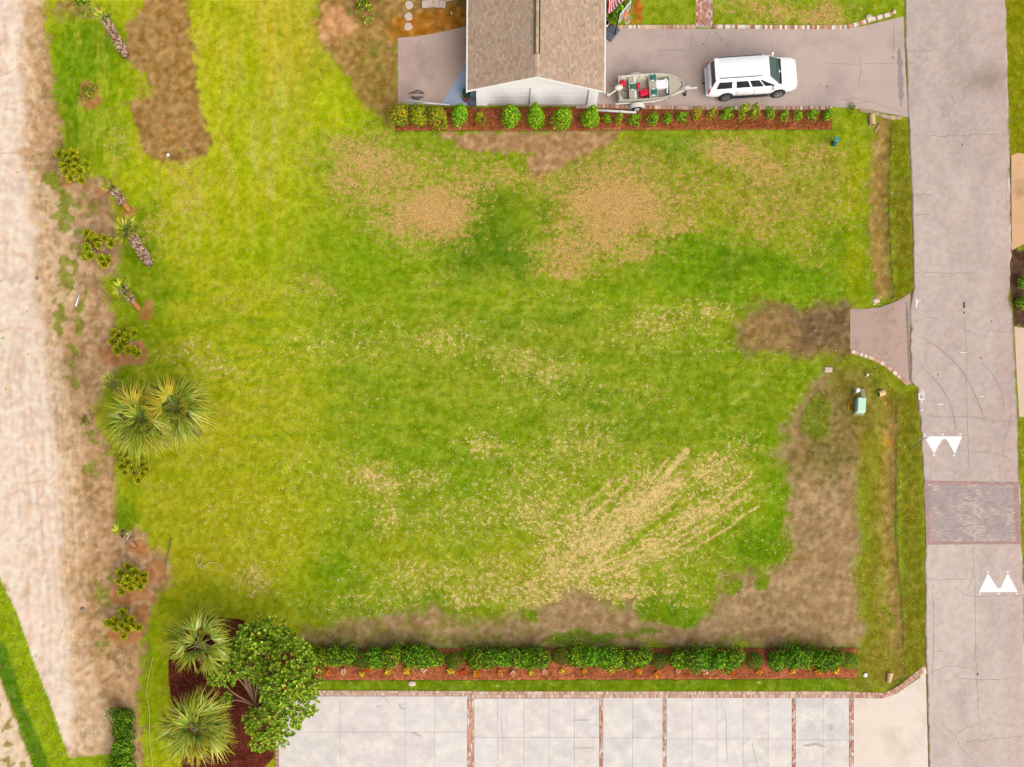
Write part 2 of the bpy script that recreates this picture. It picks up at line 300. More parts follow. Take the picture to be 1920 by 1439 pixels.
# straw: dead, tan grass in drifts and speckles
dry = np.zeros(PX.shape)
for cx, cy, rx, ry, an, s in [(690, 300, 90, 50, 10, .62), (650, 340, 60, 40, 30, .55), (730, 340, 70, 60, 0, .6), (815, 400, 80, 52, -12, .9), (830, 425, 56, 26, 0, .55), (745, 420, 60, 40, 20, .5), (880, 345, 70, 40, -20, .55), (940, 325, 60, 22, -10, .5), (1010, 320, 34, 40, 30, .55),
        (1160, 390, 100, 60, 15, .85), (1120, 430, 90, 60, 0, .62), (1070, 470, 70, 40, 0, .6), (1060, 498, 60, 18, 0, .6), (1190, 470, 60, 20, -20, .6), (1260, 430, 60, 24, -10, .55), (1370, 285, 70, 34, 0, .62), (1430, 320, 60, 36, 0, .55), (1290, 330, 50, 30, 0, .35), (1440, 420, 50, 26, 0, .4), (1520, 460, 40, 40, 0, .35), (1100, 300, 120, 40, 0, .35), (1560, 350, 60, 90, 0, .3),
        (640, 650, 130, 30, 0, .4), (820, 640, 120, 30, 0, .4), (590, 540, 40, 26, 30, .5), (1250, 610, 110, 34, -6, .48), (1330, 580, 60, 30, 0, .5), (1050, 550, 80, 24, 0, .34), (1290, 660, 120, 20, 0, .32), (1000, 690, 120, 40, 20, .42), (1180, 730, 90, 30, 0, .3),
        (700, 905, 60, 34, 10, .66), (800, 900, 50, 26, 0, .5), (910, 845, 60, 34, 0, .55), (1090, 830, 80, 60, 0, .45), (720, 960, 40, 50, 0, .5), (780, 1090, 80, 44, 0, .5), (900, 1070, 110, 44, -10, .5), (600, 900, 120, 60, 0, .3), (480, 1080, 40, 26, 50, .6), (500, 980, 120, 80, 0, .25), (820, 1110, 40, 12, 0, .6), (880, 1130, 40, 16, 0, .6),
        (1180, 960, 110, 60, -38, .74), (1090, 1010, 100, 60, -20, .72), (1060, 1070, 80, 44, 0, .68), (1240, 930, 70, 26, -40, .8), (1330, 890, 80, 44, 0, .66), (1300, 960, 120, 44, -22, .62), (1210, 1050, 140, 40, -12, .62), (1150, 1110, 160, 30, 0, .6), (1000, 960, 60, 40, 0, .6), (1000, 1120, 70, 26, 0, .6), (1330, 1060, 50, 20, 0, .4), (1380, 850, 60, 30, 0, .45),
        (1130, 330, 150, 50, 0, .5), (1250, 370, 120, 60, 0, .45), (1450, 390, 150, 60, 0, .42), (1520, 300, 70, 40, 0, .45), (1000, 1100, 220, 40, 0, .6), (700, 1120, 120, 30, 0, .42), (1000, 900, 120, 70, 0, .42), (900, 960, 160, 60, 0, .4), (1250, 1000, 140, 70, -20, .5), (840, 310, 90, 40, 0, .45), (600, 300, 60, 60, 0, .35), (410, 690, 60, 26, 24, .45), (340, 660, 44, 20, 0, .45), (350, 350, 50, 80, 0, .35), (230, 270, 30, 40, 0, .35), (300, 420, 30, 60, 0, .3), (1450, 20, 80, 30, 0, .55), (1540, 30, 60, 30, 0, .6), (1390, 10, 40, 14, 0, .5)]:
    dry = np.maximum(dry, (1.34 if cy < 520 else 1.06) * s * blob(cx, cy, rx * 1.25, ry * 1.25, an))
dry = np.maximum(dry, (.0 + .15 * sst(.45, .7, n_md)) * (PX > 300) * (PX < 1700))
for P, wd, s in [([(1090, 1090), (1150, 1010), (1220, 930), (1285, 845)], 9, .95), ([(1060, 1060), (1130, 980), (1180, 900)], 9, .8), ([(1110, 1080), (1210, 1040), (1310, 990), (1400, 930)], 6, .8), ([(1150, 1060), (1260, 1030), (1340, 985)], 5, .8), ([(1130, 1020), (1240, 1000), (1330, 940), (1390, 880)], 5, .72), ([(1190, 960), (1290, 900), (1340, 850)], 6, .75), ([(1080, 1010), (1180, 1016), (1260, 1010)], 4, .8), ([(1080, 1075), (1140, 1000), (1195, 940), (1250, 860)], 5, .95), ([(1070, 1030), (1120, 960), (1160, 915)], 5, .9), ([(1120, 1060), (1240, 1015), (1330, 960), (1410, 890)], 4, .9), ([(1130, 1085), (1250, 1055), (1350, 1000), (1420, 950)], 4, .85), ([(1160, 990), (1250, 950), (1320, 890), (1370, 850)], 4, .9), ([(1000, 1090), (1080, 1070), (1180, 1060)], 5, .8), ([(1010, 1000), (1080, 960), (1150, 900)], 5, .7)]:
    dry = np.maximum(dry, s * np.exp(-(pld(P, PX + (n_hi - .5) * 14, PY) / wd) ** 2))
for P, wd in [([(1170, 1030), (1260, 960), (1300, 900)], 5), ([(1200, 1070), (1330, 1030), (1420, 960)], 5), ([(1240, 980), (1330, 920)], 4), ([(1140, 960), (1200, 880)], 4)]:
    dry *= 1 - .5 * np.exp(-(pld(P, PX, PY + (n_hi - .5) * 10) / wd) ** 2)
mixc(.36 * sst(.15, .9, dry), (186, 166, 66)); mixc(.6 * sst(.4, .95, dry) * sst(480, 640, PY), (232, 192, 112)); mixc(.45 * sst(.5, 1.0, dry) * (1 - sst(480, 640, PY)), (206, 162, 86))
DRY = dry * .98 + (n_hi - .5) * .3 + (n_sp - .5) * .3
# bare earth ------------------------------------------------
def earth(P, col, soft=6, amp=1.0, k=1.0, gr=.12, mott=.5):
    m = bare(P, soft, amp) * k
    mixc(m, np.array(col) * 1.03); GR[:] = GR * (1 - m) + (gr + .12) * m * sst(.35, .7, n_hi); BARE[:] = np.maximum(BARE * (1 - m), m)
    mixc(m * np.clip((n_hi - .54) * 2.2, 0, mott * .7), np.array(col) * .78); mixc(m * np.clip((.46 - n_sp3) * 2.2, 0, .6 * mott), np.minimum(np.array(col) * 1.2, 250))
    mixc(m * np.clip((n_sp - .55) * 3, 0, .6 * mott), np.array(col) * np.array([.72, .68, .6])); mixc(m * np.clip((n_sp2 - .7) * 3, 0, .5 * mott), np.minimum(np.array(col) * 1.28, 250)); mixc(m * np.clip((.25 - n_sp2) * 4, 0, .7 * mott), np.array(col) * np.array([.8, .86, .6]))
earth([(815, 246), (1175, 244), (1165, 262), (1110, 285), (1075, 300), (1040, 318), (1000, 330), (985, 300), (1005, 285), (960, 286), (900, 288), (860, 270)], (182, 142, 100), 5, .4)
earth([(1395, 575), (1440, 565), (1500, 570), (1594, 578), (1594, 660), (1540, 668), (1480, 660), (1400, 668), (1370, 640), (1385, 600)], (160, 124, 82), 18, 1, .92, .35, .4)
earth([(1490, 580), (1596, 580), (1596, 658), (1550, 660), (1500, 640)], (124, 98, 72), 24, 1, .8)
earth([(1480, 770), (1540, 700), (1600, 700), (1640, 760), (1625, 850), (1605, 900), (1602, 960), (1612, 1100), (1620, 1216), (560, 1214), (570, 1180), (700, 1160), (800, 1140), (900, 1168), (960, 1150), (1030, 1128), (1060, 1108), (1120, 1120), (1170, 1140), (1190, 1108), (1215, 1160), (1280, 1165), (1340, 1150), (1360, 1080), (1400, 1068), (1440, 1075), (1480, 1060), (1484, 1000), (1472, 900), (1462, 840)], (178, 142, 106), 17, .8, .94, .3, .3)
earth([(1490, 780), (1560, 700), (1640, 720), (1640, 850), (1560, 900), (1480, 880)], (124, 112, 52), 26, 1, .6, .4)
earth([(560, 1216), (560, 1190), (1000, 1186), (1010, 1216)], (158, 132, 92), 12, .6, .5); mixc(.4 * (1 - sst(-14, 14, sdf([(560, 1214), (570, 1165), (800, 1140), (1000, 1150), (1010, 1214)], wx, wy))) * sst(.4, .6, n_sp), (138, 142, 50))
for cx, cy, rx, ry, c in [(1275, 1150, 52, 24, (92, 150, 18)), (1090, 1196, 60, 14, (96, 138, 44)), (1430, 1090, 16, 16, (96, 148, 20)), (1370, 1100, 20, 14, (110, 150, 30)), (1230, 1140, 26, 20, (100, 150, 24)), (1200, 1190, 40, 10, (120, 140, 60)), (860, 1145, 20, 8, (110, 150, 30)), (985, 1150, 16, 8, (104, 150, 26)), (650, 1150, 60, 14, (118, 150, 44)), (1530, 790, 30, 40, (110, 134, 40))]:
    m = sst(.4, .62, blob(cx, cy, rx * 1.2, ry * 1.2)); mixc(m * .9, c); GR[:] = np.maximum(GR, m)
# roadside swale
for P in ([(1640, 228), (1672, 225), (1668, 300), (1668, 420), (1676, 560), (1640, 560), (1630, 420), (1636, 300)], [(1650, 742), (1680, 735), (1682, 800), (1680, 1000), (1692, 1150), (1698, 1272), (1668, 1280), (1668, 1150), (1655, 1000), (1645, 850)]):
    earth(P, (168, 130, 76), 8, .5, .85, .25); mixc(.6 * np.exp(-(pld([p for p in P if p[0] > 1660 and p[1] > 200], PX + (n_hi - .5) * 6, PY) / 1.6) ** 2), (88, 70, 44))
mixc(.85 * (1 - sst(-6, 6, sdf([(1674, 225), (1704, 228), (1715, 560), (1680, 562)], PX, PY))), (128, 134, 26)); mixc(.5 * (1 - sst(-8, 8, sdf([(1674, 320), (1708, 320), (1715, 500), (1680, 500)], wx, wy))), (140, 126, 30))
mixc(.6 * np.clip(sst(.45, .6, n_md), 0, 1) * (1 - sst(-6, 6, sdf([(1684, 740), (1722, 730), (1737, 1240), (1700, 1270)], PX, PY))), (146, 132, 34))
mixc(.85 * (1 - sst(-8, 8, sdf([(1684, 740), (1722, 730), (1737, 1240), (1700, 1270)], PX, PY))), (136, 128, 28))
mixc(.75 * (1 - sst(-10, 10, sdf([(1605, 800), (1650, 800), (1660, 1270), (1620, 1270)], wx, wy))), (148, 142, 34)); mixc(.6 * (1 - sst(-8, 8, sdf([(1632, 850), (1650, 850), (1668, 1270), (1645, 1280)], wx, wy))), (160, 132, 60)); mixc(.8 * (1 - sst(-3, 3, sdf([(560, 1276), (1590, 1274), (1590, 1296), (560, 1298)], PX, PY))), (96, 142, 22)); mixc(.7 * (1 - sst(-8, 8, sdf([(1590, 1215), (1690, 1215), (1710, 1260), (1660, 1300), (1590, 1300)], wx, wy))), (146, 134, 40))
mixc(.55 * (1 - sst(-14, 14, sdf([(1540, 670), (1600, 662), (1680, 700), (1690, 760), (1620, 800), (1550, 740)], wx, wy))), (138, 132, 36))
mixc(.7 * blob(1660, 830, 14, 60) * sst(.5, .6, n_sp), (220, 150, 40))
# planting beds cut in the lawn at the left and by the house
earth([(238, 60), (262, 20), (290, -20), (340, -20), (358, 30), (362, 90), (365, 160), (380, 210), (394, 260), (380, 295), (330, 305), (280, 300), (266, 260), (250, 225), (246, 195), (285, 180), (270, 140), (240, 110)], (172, 132, 82), 7, .45, .95, .35, .5)
mixc(.6 * sst(.55, .7, n_hi) * (1 - sst(-4, 4, sdf([(240, 40), (300, -20), (350, 0), (365, 150), (390, 260), (300, 300), (260, 230), (250, 120)], PX, PY))) * .6, (196, 142, 72))
earth([(590, 20), (615, -30), (720, -30), (880, -30), (880, 75), (746, 75), (746, 205), (735, 240), (700, 215), (670, 180), (640, 130), (600, 85), (583, 50)], (168, 132, 74), 8, .5, 1, .4, .5)
earth([(586, 40), (620, 5), (660, 20), (668, 60), (640, 85), (600, 80)], (216, 160, 110), 10, .8, .9)
earth([(745, 25), (790, 20), (880, 15), (880, 60), (820, 66), (745, 74), (735, 45)], (192, 124, 44), 8, .7, .9)
mixc(.6 * blob(690, 120, 50, 40) * sst(.45, .6, n_hi), (132, 136, 34)); mixc(.5 * blob(700, 170, 40, 30), (150, 124, 48))
earth([(1186, -60), (1206, -60), (1205, 50), (1186, 50)], (200, 120, 44), 3, .3)
# left: brown margin, then the sand track
earth([(92, 8), (180, 8), (175, 35), (130, 40)], (176, 140, 90), 12, 1, .8)
earth([(-60, -100), (82, -100), (88, 60), (100, 140), (112, 280), (150, 330), (200, 330), (212, 400), (228, 450), (225, 510), (195, 520), (205, 570), (215, 620), (270, 640), (270, 680), (220, 690), (190, 740), (175, 780), (210, 860), (215, 920), (215, 1000), (265, 990), (275, 1030), (315, 1040), (318, 1090), (285, 1110), (275, 1180), (270, 1240), (258, 1320), (262, 1450), (-60, 1450)], (202, 161, 119), 8, .5, 1, .45, .6)
earth([(-100, -100), (70, -100), (80, 60), (70, 180), (80, 320), (130, 400), (150, 500), (140, 560), (110, 620), (115, 700), (150, 800), (165, 960), (150, 1080), (145, 1200), (215, 1340), (218, 1416), (128, 1420), (60, 1300), (10, 1120), (-100, 900)], (222, 184, 144), 10, .8, 1, .1, .5)
sand = bare([(-300, -300), (45, -300), (48, 60), (40, 220), (50, 330), (60, 420), (66, 560), (80, 620), (90, 720), (110, 860), (120, 1000), (110, 1100), (120, 1200), (140, 1300), (130, 1400), (120, 1405), (55, 1290), (5, 1110), (-300, 800)], 12, .7)
mixc(sand, (250, 224, 203)); GR *= 1 - sand
rut = .6 * fbm(PX, PY, 13, 3, 5, 1, 9) + .4 * fbm(PX + (n_md - .5) * 60, PY, 8, 2, 8, 1, 5); track = 1 - sst(-20, 20, sdf([(-100, -100), (80, -100), (95, 300), (140, 480), (110, 620), (140, 800), (170, 1000), (150, 1200), (210, 1400), (128, 1420), (60, 1300), (10, 1120), (-100, 900)], PX, PY))
mixc(track * np.clip((rut - .57) * 2.2, 0, .22), (196, 152, 110)); mixc(track * np.clip((.42 - rut) * 3.5, 0, .3), (252, 230, 208))
rg_ = random.Random(12); sub = gx < 190; PXs, PYs = PX[:, sub], PY[:, sub]; sm = np.zeros(PXs.shape); sb = np.zeros(PXs.shape)
for i in range(95):                          # tyre and blade marks of the machines that graded the track
    y0 = rg_.uniform(-20, 1300); x0 = rg_.uniform(0, 60 + y0 * .05); ln0 = rg_.uniform(14, 46); a0 = rg_.uniform(-.5, .35) if y0 < 640 else rg_.uniform(1.25, 1.75); P = [(x0, y0), (x0 + ln0 * .5 * math.cos(a0), y0 + ln0 * .5 * math.sin(a0)), (x0 + ln0 * math.cos(a0 + .25), y0 + ln0 * math.sin(a0 + .25))]
    g_ = np.exp(-(pld(P, PXs, PYs) / rg_.uniform(1.6, 2.6)) ** 2); sm = np.maximum(sm, g_ * rg_.uniform(.08, .26)) if i % 3 else sm; sb = np.maximum(sb, g_ * .3) if i % 3 == 0 else sb
for x0, x1 in ((14, 60), (34, 84), (52, 98), (70, 112), (86, 124), (100, 132), (118, 150), (136, 168)):
    P = [(x0, 690), (x0 + (x1 - x0) * .35, 880), (x0 + (x1 - x0) * .75, 1060), (x1, 1260)]; g_ = np.exp(-(pld(P, PXs + (n_md[:, sub] - .5) * 14, PYs) / 2.4) ** 2); sm = np.maximum(sm, .2 * g_ * sst(.3, .55, n_hi[:, sub])); sb = np.maximum(sb, .28 * np.exp(-(pld([(p[0] + 5, p[1]) for p in P], PXs + (n_md[:, sub] - .5) * 14, PYs) / 2.4) ** 2))
mk = np.zeros(PX.shape); mk[:, sub] = sm; mixc(mk * track, (194, 142, 104)); mk[:, sub] = sb; mixc(mk * track, (255, 238, 220))
for P, wd in [([(0, 528), (40, 535), (90, 530)], 2), ([(0, 640), (25, 618), (60, 610)], 2.2), ([(0, 480), (60, 490)], 2), ([(20, 920), (80, 905), (110, 870)], 2), ([(52, 740), (70, 900), (84, 1080)], 2.4), ([(100, 740), (118, 900), (122, 1100)], 2.4), ([(0, 300), (50, 292), (80, 270)], 1.6), ([(5, 200), (60, 190)], 1.6), ([(0, 130), (45, 128)], 1.6)]:
    mixc(.32 * np.exp(-(pld(P, PX + (n_hi - .5) * 24, PY + (n_md - .5) * 40) / wd) ** 2) * sst(.35, .6, n_sp), (186, 132, 96))
for cx, cy, rx, ry in [(225, 660, 30, 20), (250, 655, 24, 24), (170, 180, 24, 24), (186, 195, 16, 10), (205, 355, 18, 10), (245, 395, 14, 14), (262, 585, 15, 13), (255, 1030, 20, 16), (280, 1070, 26, 18), (240, 1110, 44, 20), (240, 1195, 40, 20), (262, 1160, 20, 30), (140, 340, 30, 10)]:
    m = sst(.45, .6, blob(cx, cy, rx * 1.2, ry * 1.2)); mixc(m * .8, (196, 134, 84)); GR *= 1 - m * .9
for cx, cy, rx, ry in [(120, 215, 14, 60), (150, 600, 10, 60), (110, 590, 14, 30), (160, 810, 10, 8), (100, 330, 20, 20), (140, 500, 10, 30), (170, 380, 18, 16), (120, 380, 30, 60), (140, 680, 14, 50), (200, 1210, 20, 20), (180, 860, 12, 40), (190, 1100, 16, 30), (120, 520, 14, 40)]:
    m = sst(.55, .8, blob(cx, cy, rx * 1.5, ry * 1.5) * .8 + (n_sp - .5) * 1.2 + (n_sp2 - .5) * .4); mixc(m * .7, (132, 146, 40)); GR[:] = np.maximum(GR, m * .8)
# turf strip in the lower left corner, darker stripe in it, sand bunker beyond
turf = 1 - sst(-1.5, 1.5, sdf([(-900, 500), (-6, 1070), (30, 1150), (75, 1270), (118, 1388), (130, 1422), (220, 1412), (228, 1640), (62, 1640), (62, 1439), (20, 1320), (-10, 1240), (-900, 900)], PX + (n_hi - .5) * 7, PY)); mixc(turf, (134, 174, 18)); GR[:] = np.maximum(GR, turf)
mixc(turf * (1 - sst(-4, 4, sdf([(-20, 1170), (10, 1210), (45, 1320), (95, 1440), (95, 1640), (62, 1640), (62, 1439), (20, 1320), (-20, 1230)], PX, PY))), (60, 136, 20))
m = 1 - sst(-3, 3, sdf([(-900, 905), (-10, 1246), (18, 1322), (60, 1440), (60, 1640), (-900, 1640)], PX + (n_hi - .5) * 8, PY)); mixc(m, (240, 212, 180)); mixc(m * sst(.56, .66, n_sp), (170, 150, 90)); GR *= 1 - m * .95
# east verge
m = 1 - sst(-2, 2, sdf([(1885, -300), (2400, -300), (2400, 292), (1893, 292)], PX, PY)); mixc(m, (142, 146, 18))
m = 1 - sst(-3, 3, sdf([(1893, 292), (1905, 300), (1912, 380), (1906, 440), (1908, 470), (1930, 470), (1930, 613), (1900, 613), (1890, 480)], PX + (n_hi - .5) * 8, PY)); mixc(m, (92, 66, 50)); GR *= 1 - m
m = 1 - sst(-3, 3, sdf([(1908, 785), (2400, 785), (2400, 1640), (1925, 1640)], PX, PY)); mixc(m, (140, 154, 30))
# paved places carry no grass and lie a hand lower
low = np.zeros(PX.shape)
for P in PAVE:
    d = sdf(P, PX, PY); GR *= sst(-1.5, 2.0, d); low = np.maximum(low, 1 - sst(-9, -5, d))
    mixc(.45 * np.exp(-(d / 3.5) ** 2) * sst(.4, .6, n_hi), (150, 118, 62))
for P in (BEDT_P, BEDB_P, ISLE_P):
    d = sdf(P, PX, PY); GR *= sst(-3, 1, d); mixc(1 - sst(-3, 3, d), (96, 58, 40)); low = np.maximum(low, .6 * (1 - sst(-9, -5, d)))
dgr = np.clip(C[..., 1] - C[..., 0], 0, None); C[..., 0] += .4 * dgr; C[..., 1] -= .02 * dgr; C *= (1 + .035 * sst(0, 20, dgr))[..., None]; C[..., 2] *= 1 - .25 * sst(0, 16, dgr)
C += (n_sp2[..., None] - .5) * 34 + (n_sp[..., None] - .5) * 16 * np.array([1, .8, .6]) + (n_sp3[..., None] - .5) * np.array([16, 4, -6]); C[..., :2] += (n_hi[..., None] - .5) * 5
C = np.clip(C, 4, 252)
Z = (n_lo - .5) * .02 + (n_hi - .5) * .012
for P, dp in (([(1656, 228), (1652, 400), (1660, 560)], .16), ([(1664, 742), (1664, 900), (1672, 1100), (1682, 1272)], .16)):
    Z -= dp * np.exp(-(pld(P, PX, PY) / 16) ** 2)
Z += track * (rut - .5) * .03; Z -= low * .07
greenish = sst(-30, 6, C[..., 1] - C[..., 0] + 0 * C[..., 2]) * (C[..., 2] < 130)
DRY = np.where(GR > .5, DRY, 0) * np.clip(greenish + (dry > .5), 0, 1)
ground_cols = lin(C) / GAIN
ny_, nx_ = PX.shape
V = np.stack([(PX - 960) / S, (719.5 - PY) / S, Z], -1).reshape(-1, 3)
ii = np.arange(ny_ * nx_).reshape(ny_, nx_)
F = np.stack([ii[1:, :-1], ii[1:, 1:], ii[:-1, 1:], ii[:-1, :-1]], -1).reshape(-1, 4)
def add_straw(m, coarse=3.6, fine=10.0):
    t = m.node_tree; L = t.links.new; b = t.nodes['Principled BSDF']; src = b.inputs['Base Color'].links[0].from_socket; tc = N(t, 'ShaderNodeTexCoord')
    n1 = N(t, 'ShaderNodeTexNoise', Scale=coarse, Detail=2.0, Roughness=.6); n2 = N(t, 'ShaderNodeTexNoise', Scale=fine, Detail=2.0); L(tc.outputs['Object'], n1.inputs['Vector']); L(tc.outputs['Object'], n2.inputs['Vector'])
    dr = N(t, 'ShaderNodeAttribute', attribute_name='Dry'); v = mathn(t, 'ADD', dr.outputs['Fac'], mathn(t, 'MULTIPLY', mathn(t, 'SUBTRACT', n1.outputs[0], .5), 2.6)); v = mathn(t, 'ADD', v, mathn(t, 'MULTIPLY', mathn(t, 'SUBTRACT', n2.outputs[0], .5), 1.3))
    mr = N(t, 'ShaderNodeMapRange', interpolation_type='SMOOTHSTEP'); mr.inputs[1].default_value = .40; mr.inputs[2].default_value = .95; mr.inputs[4].default_value = .85; L(v, mr.inputs[0])
    cs = N(t, 'ShaderNodeMix', data_type='RGBA'); tn_ = N(t, 'ShaderNodeAttribute', attribute_name='Tone'); L(mathn(t, 'ADD', tn_.outputs['Fac'], mathn(t, 'MULTIPLY', mathn(t, 'SUBTRACT', n2.outputs[0], .5), 1.6), True), cs.inputs[0]); cs.inputs[6].default_value = (*A(206, 150, 84), 1); cs.inputs[7].default_value = (*A(255, 222, 152), 1)
    mx = N(t, 'ShaderNodeMix', data_type='RGBA'); L(mr.outputs[0], mx.inputs[0]); L(src, mx.inputs[6]); L(cs.outputs[2], mx.inputs[7]); L(mx.outputs[2], b.inputs['Base Color'])
m_ground = surf('ground_earth_and_turf', attr=True, rough=1, spec=0, var=.06, sc1=3, fine=.2, sc2=20, bump=.03)
add_straw(m_ground)
gm = npmesh('ground', V, F, m_ground, ground_cols.reshape(-1, 3), True); at_ = gm.attributes.new('Dry', 'FLOAT', 'POINT'); at_.data.foreach_set('value', DRY.astype(np.float32).ravel())
TONE = .3 + .55 * sst(500, 640, PY + (n_md - .5) * 80)
at_ = gm.attributes.new('Tone', 'FLOAT', 'POINT'); at_.data.foreach_set('value', TONE.astype(np.float32).ravel())
kind(link(bpy.data.objects.new('ground', gm)), 'structure')
i0 = 7
def gi(px, py):
    xi = np.clip(np.round((np.asarray(px) - fx[0]) / st).astype(int), 0, len(fx) - 1) + i0
    yi = np.clip(np.round((np.asarray(py) - fy[0]) / st).astype(int), 0, len(fy) - 1) + i0
    return yi, xi
def gz(px, py):
    return float(Z[gi(px, py)])
def G(px, py, dz=0):
    v = W(px, py); v.z = gz(px, py) + dz; return v

# grass: short blades and straw laid over the ground, coloured by what grows there
rs = np.random.RandomState(11)
n = 720000
gpx = rs.uniform(-165, 2085, n); gpy = rs.uniform(-165, 1600, n)
yi, xi = gi(gpx, gpy); keep = rs.rand(n) < GR[yi, xi]
gpx, gpy, yi, xi = gpx[keep], gpy[keep], yi[keep], xi[keep]; n = len(gpx)
x = (gpx - 960) / S; y = (719.5 - gpy) / S; z = Z[yi, xi]
a = rs.uniform(0, 2 * np.pi, n); ln = rs.uniform(.05, .14, n); wd = rs.uniform(.009, .02, n); hh = rs.uniform(.012, .05, n)
ca, sa = np.cos(a), np.sin(a)
V = np.empty((n, 3, 3)); V[:, 0] = np.stack([x - sa * wd, y + ca * wd, z + .004], -1); V[:, 1] = np.stack([x + sa * wd, y - ca * wd, z + .004], -1); V[:, 2] = np.stack([x + ca * ln, y + sa * ln, z + hh], -1)
gc = C[yi, xi] * rs.uniform(.86, 1.18, (n, 1)) + rs.uniform(-9, 9, (n, 3)); bz = (BARE[yi, xi] > .45) & (rs.rand(n) < .6); pick = rs.rand(n, 1)
gc = np.where(bz[:, None], np.where(pick < .4, np.array([136., 146, 44]), np.where(pick < .75, np.array([196., 164, 100]), np.array([120., 96, 62]))) * rs.uniform(.85, 1.12, (n, 1)), gc)
strawy = DRY[yi, xi] + (fbm(gpx, gpy, 8, 2, 3) - .5) * 1.8 + rs.uniform(-.3, .3, n) > .66
gc = np.where(strawy[:, None], (np.array([214., 164, 96]) * (1 - TONE[yi, xi][:, None]) + np.array([250., 212, 138]) * TONE[yi, xi][:, None]) * rs.uniform(.85, 1.06, (n, 1)), gc); gc = np.clip(gc + 4, 5, 252)
gcol = np.repeat(lin(gc) / GAIN, 3, 0)
m_grass = leafmat('grass_blade', .25, .8, .1)
kind(link(bpy.data.objects.new('grass', npmesh('grass', V.reshape(-1, 3), np.arange(n * 3).reshape(-1, 3), m_grass, gcol))), 'stuff')
tagl = bpy.data.objects['grass']; tagl['label'] = 'patchy green and straw coloured lawn grass'; tagl['category'] = 'grass'

# ------------------------------------------------------------------ paving
m_road = surf('old_asphalt', attr=True, rough=.95, spec=.1, var=.05, sc1=.9, fine=.13, sc2=26, coord='Object')
def lerp_edge(E, y): return np.interp(y, [e[0] for e in E], [e[1] for e in E])
ry = np.concatenate([np.arange(-900, -60, 40), np.arange(-60, 1500, 4.0), np.arange(1500, 2400, 40)]); nc = 46
L_ = lerp_edge(ROAD_L, ry); R_ = lerp_edge(ROAD_R, ry); jl = (fbm(ry, ry * 0, 16, 3, 2) - .5) * 5; jr = (fbm(ry, ry * 0 + 50, 16, 3, 4) - .5) * 5
tt = np.linspace(0, 1, nc); RX = (L_ + jl)[:, None] * (1 - tt) + (R_ + jr)[:, None] * tt; RY = np.repeat(ry[:, None], nc, 1)
rc = np.empty(RX.shape + (3,)); rc[:] = (205, 186, 176)
def rmix(m, c):
    global rc
    rc = rc * (1 - m[..., None]) + np.array(c, float) * m[..., None]
rmix(.8 * sst(820, 1100, RY), (217, 201, 190)); rmix(.5 * (1 - sst(100, 500, RY)), (200, 182, 172))
rmix(np.clip((fbm(RX, RY, 60, 3, 1, 1, 2.5) - .5) * 2.2, 0, .5), (188, 171, 163)); rmix(np.clip((fbm(RX, RY, 40, 3, 7, 1, 3) - .5) * 2.2, 0, .5), (220, 202, 188))
rmix(.35 * np.exp(-((tt - .5) / .16) ** 2)[None] * sst(.3, .7, fbm(RX, RY, 80, 2, 3)), (190, 172, 162)); rmix(.4 * np.exp(-((tt - .9) / .1) ** 2)[None] * np.ones_like(RX), (206, 174, 164))
rmix(.75 * np.exp(-(((RX - 1850) / 44) ** 2 + ((RY - 150) / 26) ** 2)), (160, 140, 128))
rmix(.8 * (np.exp(-((tt) / .012) ** 2)[None] + np.exp(-((1 - tt) / .012) ** 2)[None]) * sst(.35, .6, fbm(RX, RY, 20, 2, 8)), (140, 110, 84))
rc += (fbm(RX, RY, 6, 2, 5)[..., None] - .5) * 26; rc += (fbm(RX, RY, 9, 2, 9)[..., None] - .5) * np.array([10, 0, -10])
n_r = len(ry); V = np.stack([(RX - 960) / S, (719.5 - RY) / S, np.full(RX.shape, .02)], -1).reshape(-1, 3)
for side in (0, nc - 1):                        # broken edge goes down into the ground
    pass
ii = np.arange(n_r * nc).reshape(n_r, nc); F = np.stack([ii[1:, :-1], ii[1:, 1:], ii[:-1, 1:], ii[:-1, :-1]], -1).reshape(-1, 4)
nb = len(V); skirtL = V[ii[:, 0]] - [0, 0, .12]; skirtR = V[ii[:, -1]] - [0, 0, .12]
a_ = nb + np.arange(n_r); b_ = nb + n_r + np.arange(n_r)
F = np.concatenate([F, np.stack([ii[:-1, 0], a_[:-1], a_[1:], ii[1:, 0]], -1), np.stack([ii[:-1, -1], ii[1:, -1], b_[1:], b_[:-1]], -1)])
V = np.concatenate([V, skirtL, skirtR]); cc = np.concatenate([rc.reshape(-1, 3), rc[:, 0], rc[:, -1]])
road = kind(link(bpy.data.objects.new('road', npmesh('road', V, F, m_road, lin(np.clip(cc, 5, 250)) / GAIN))), 'structure')

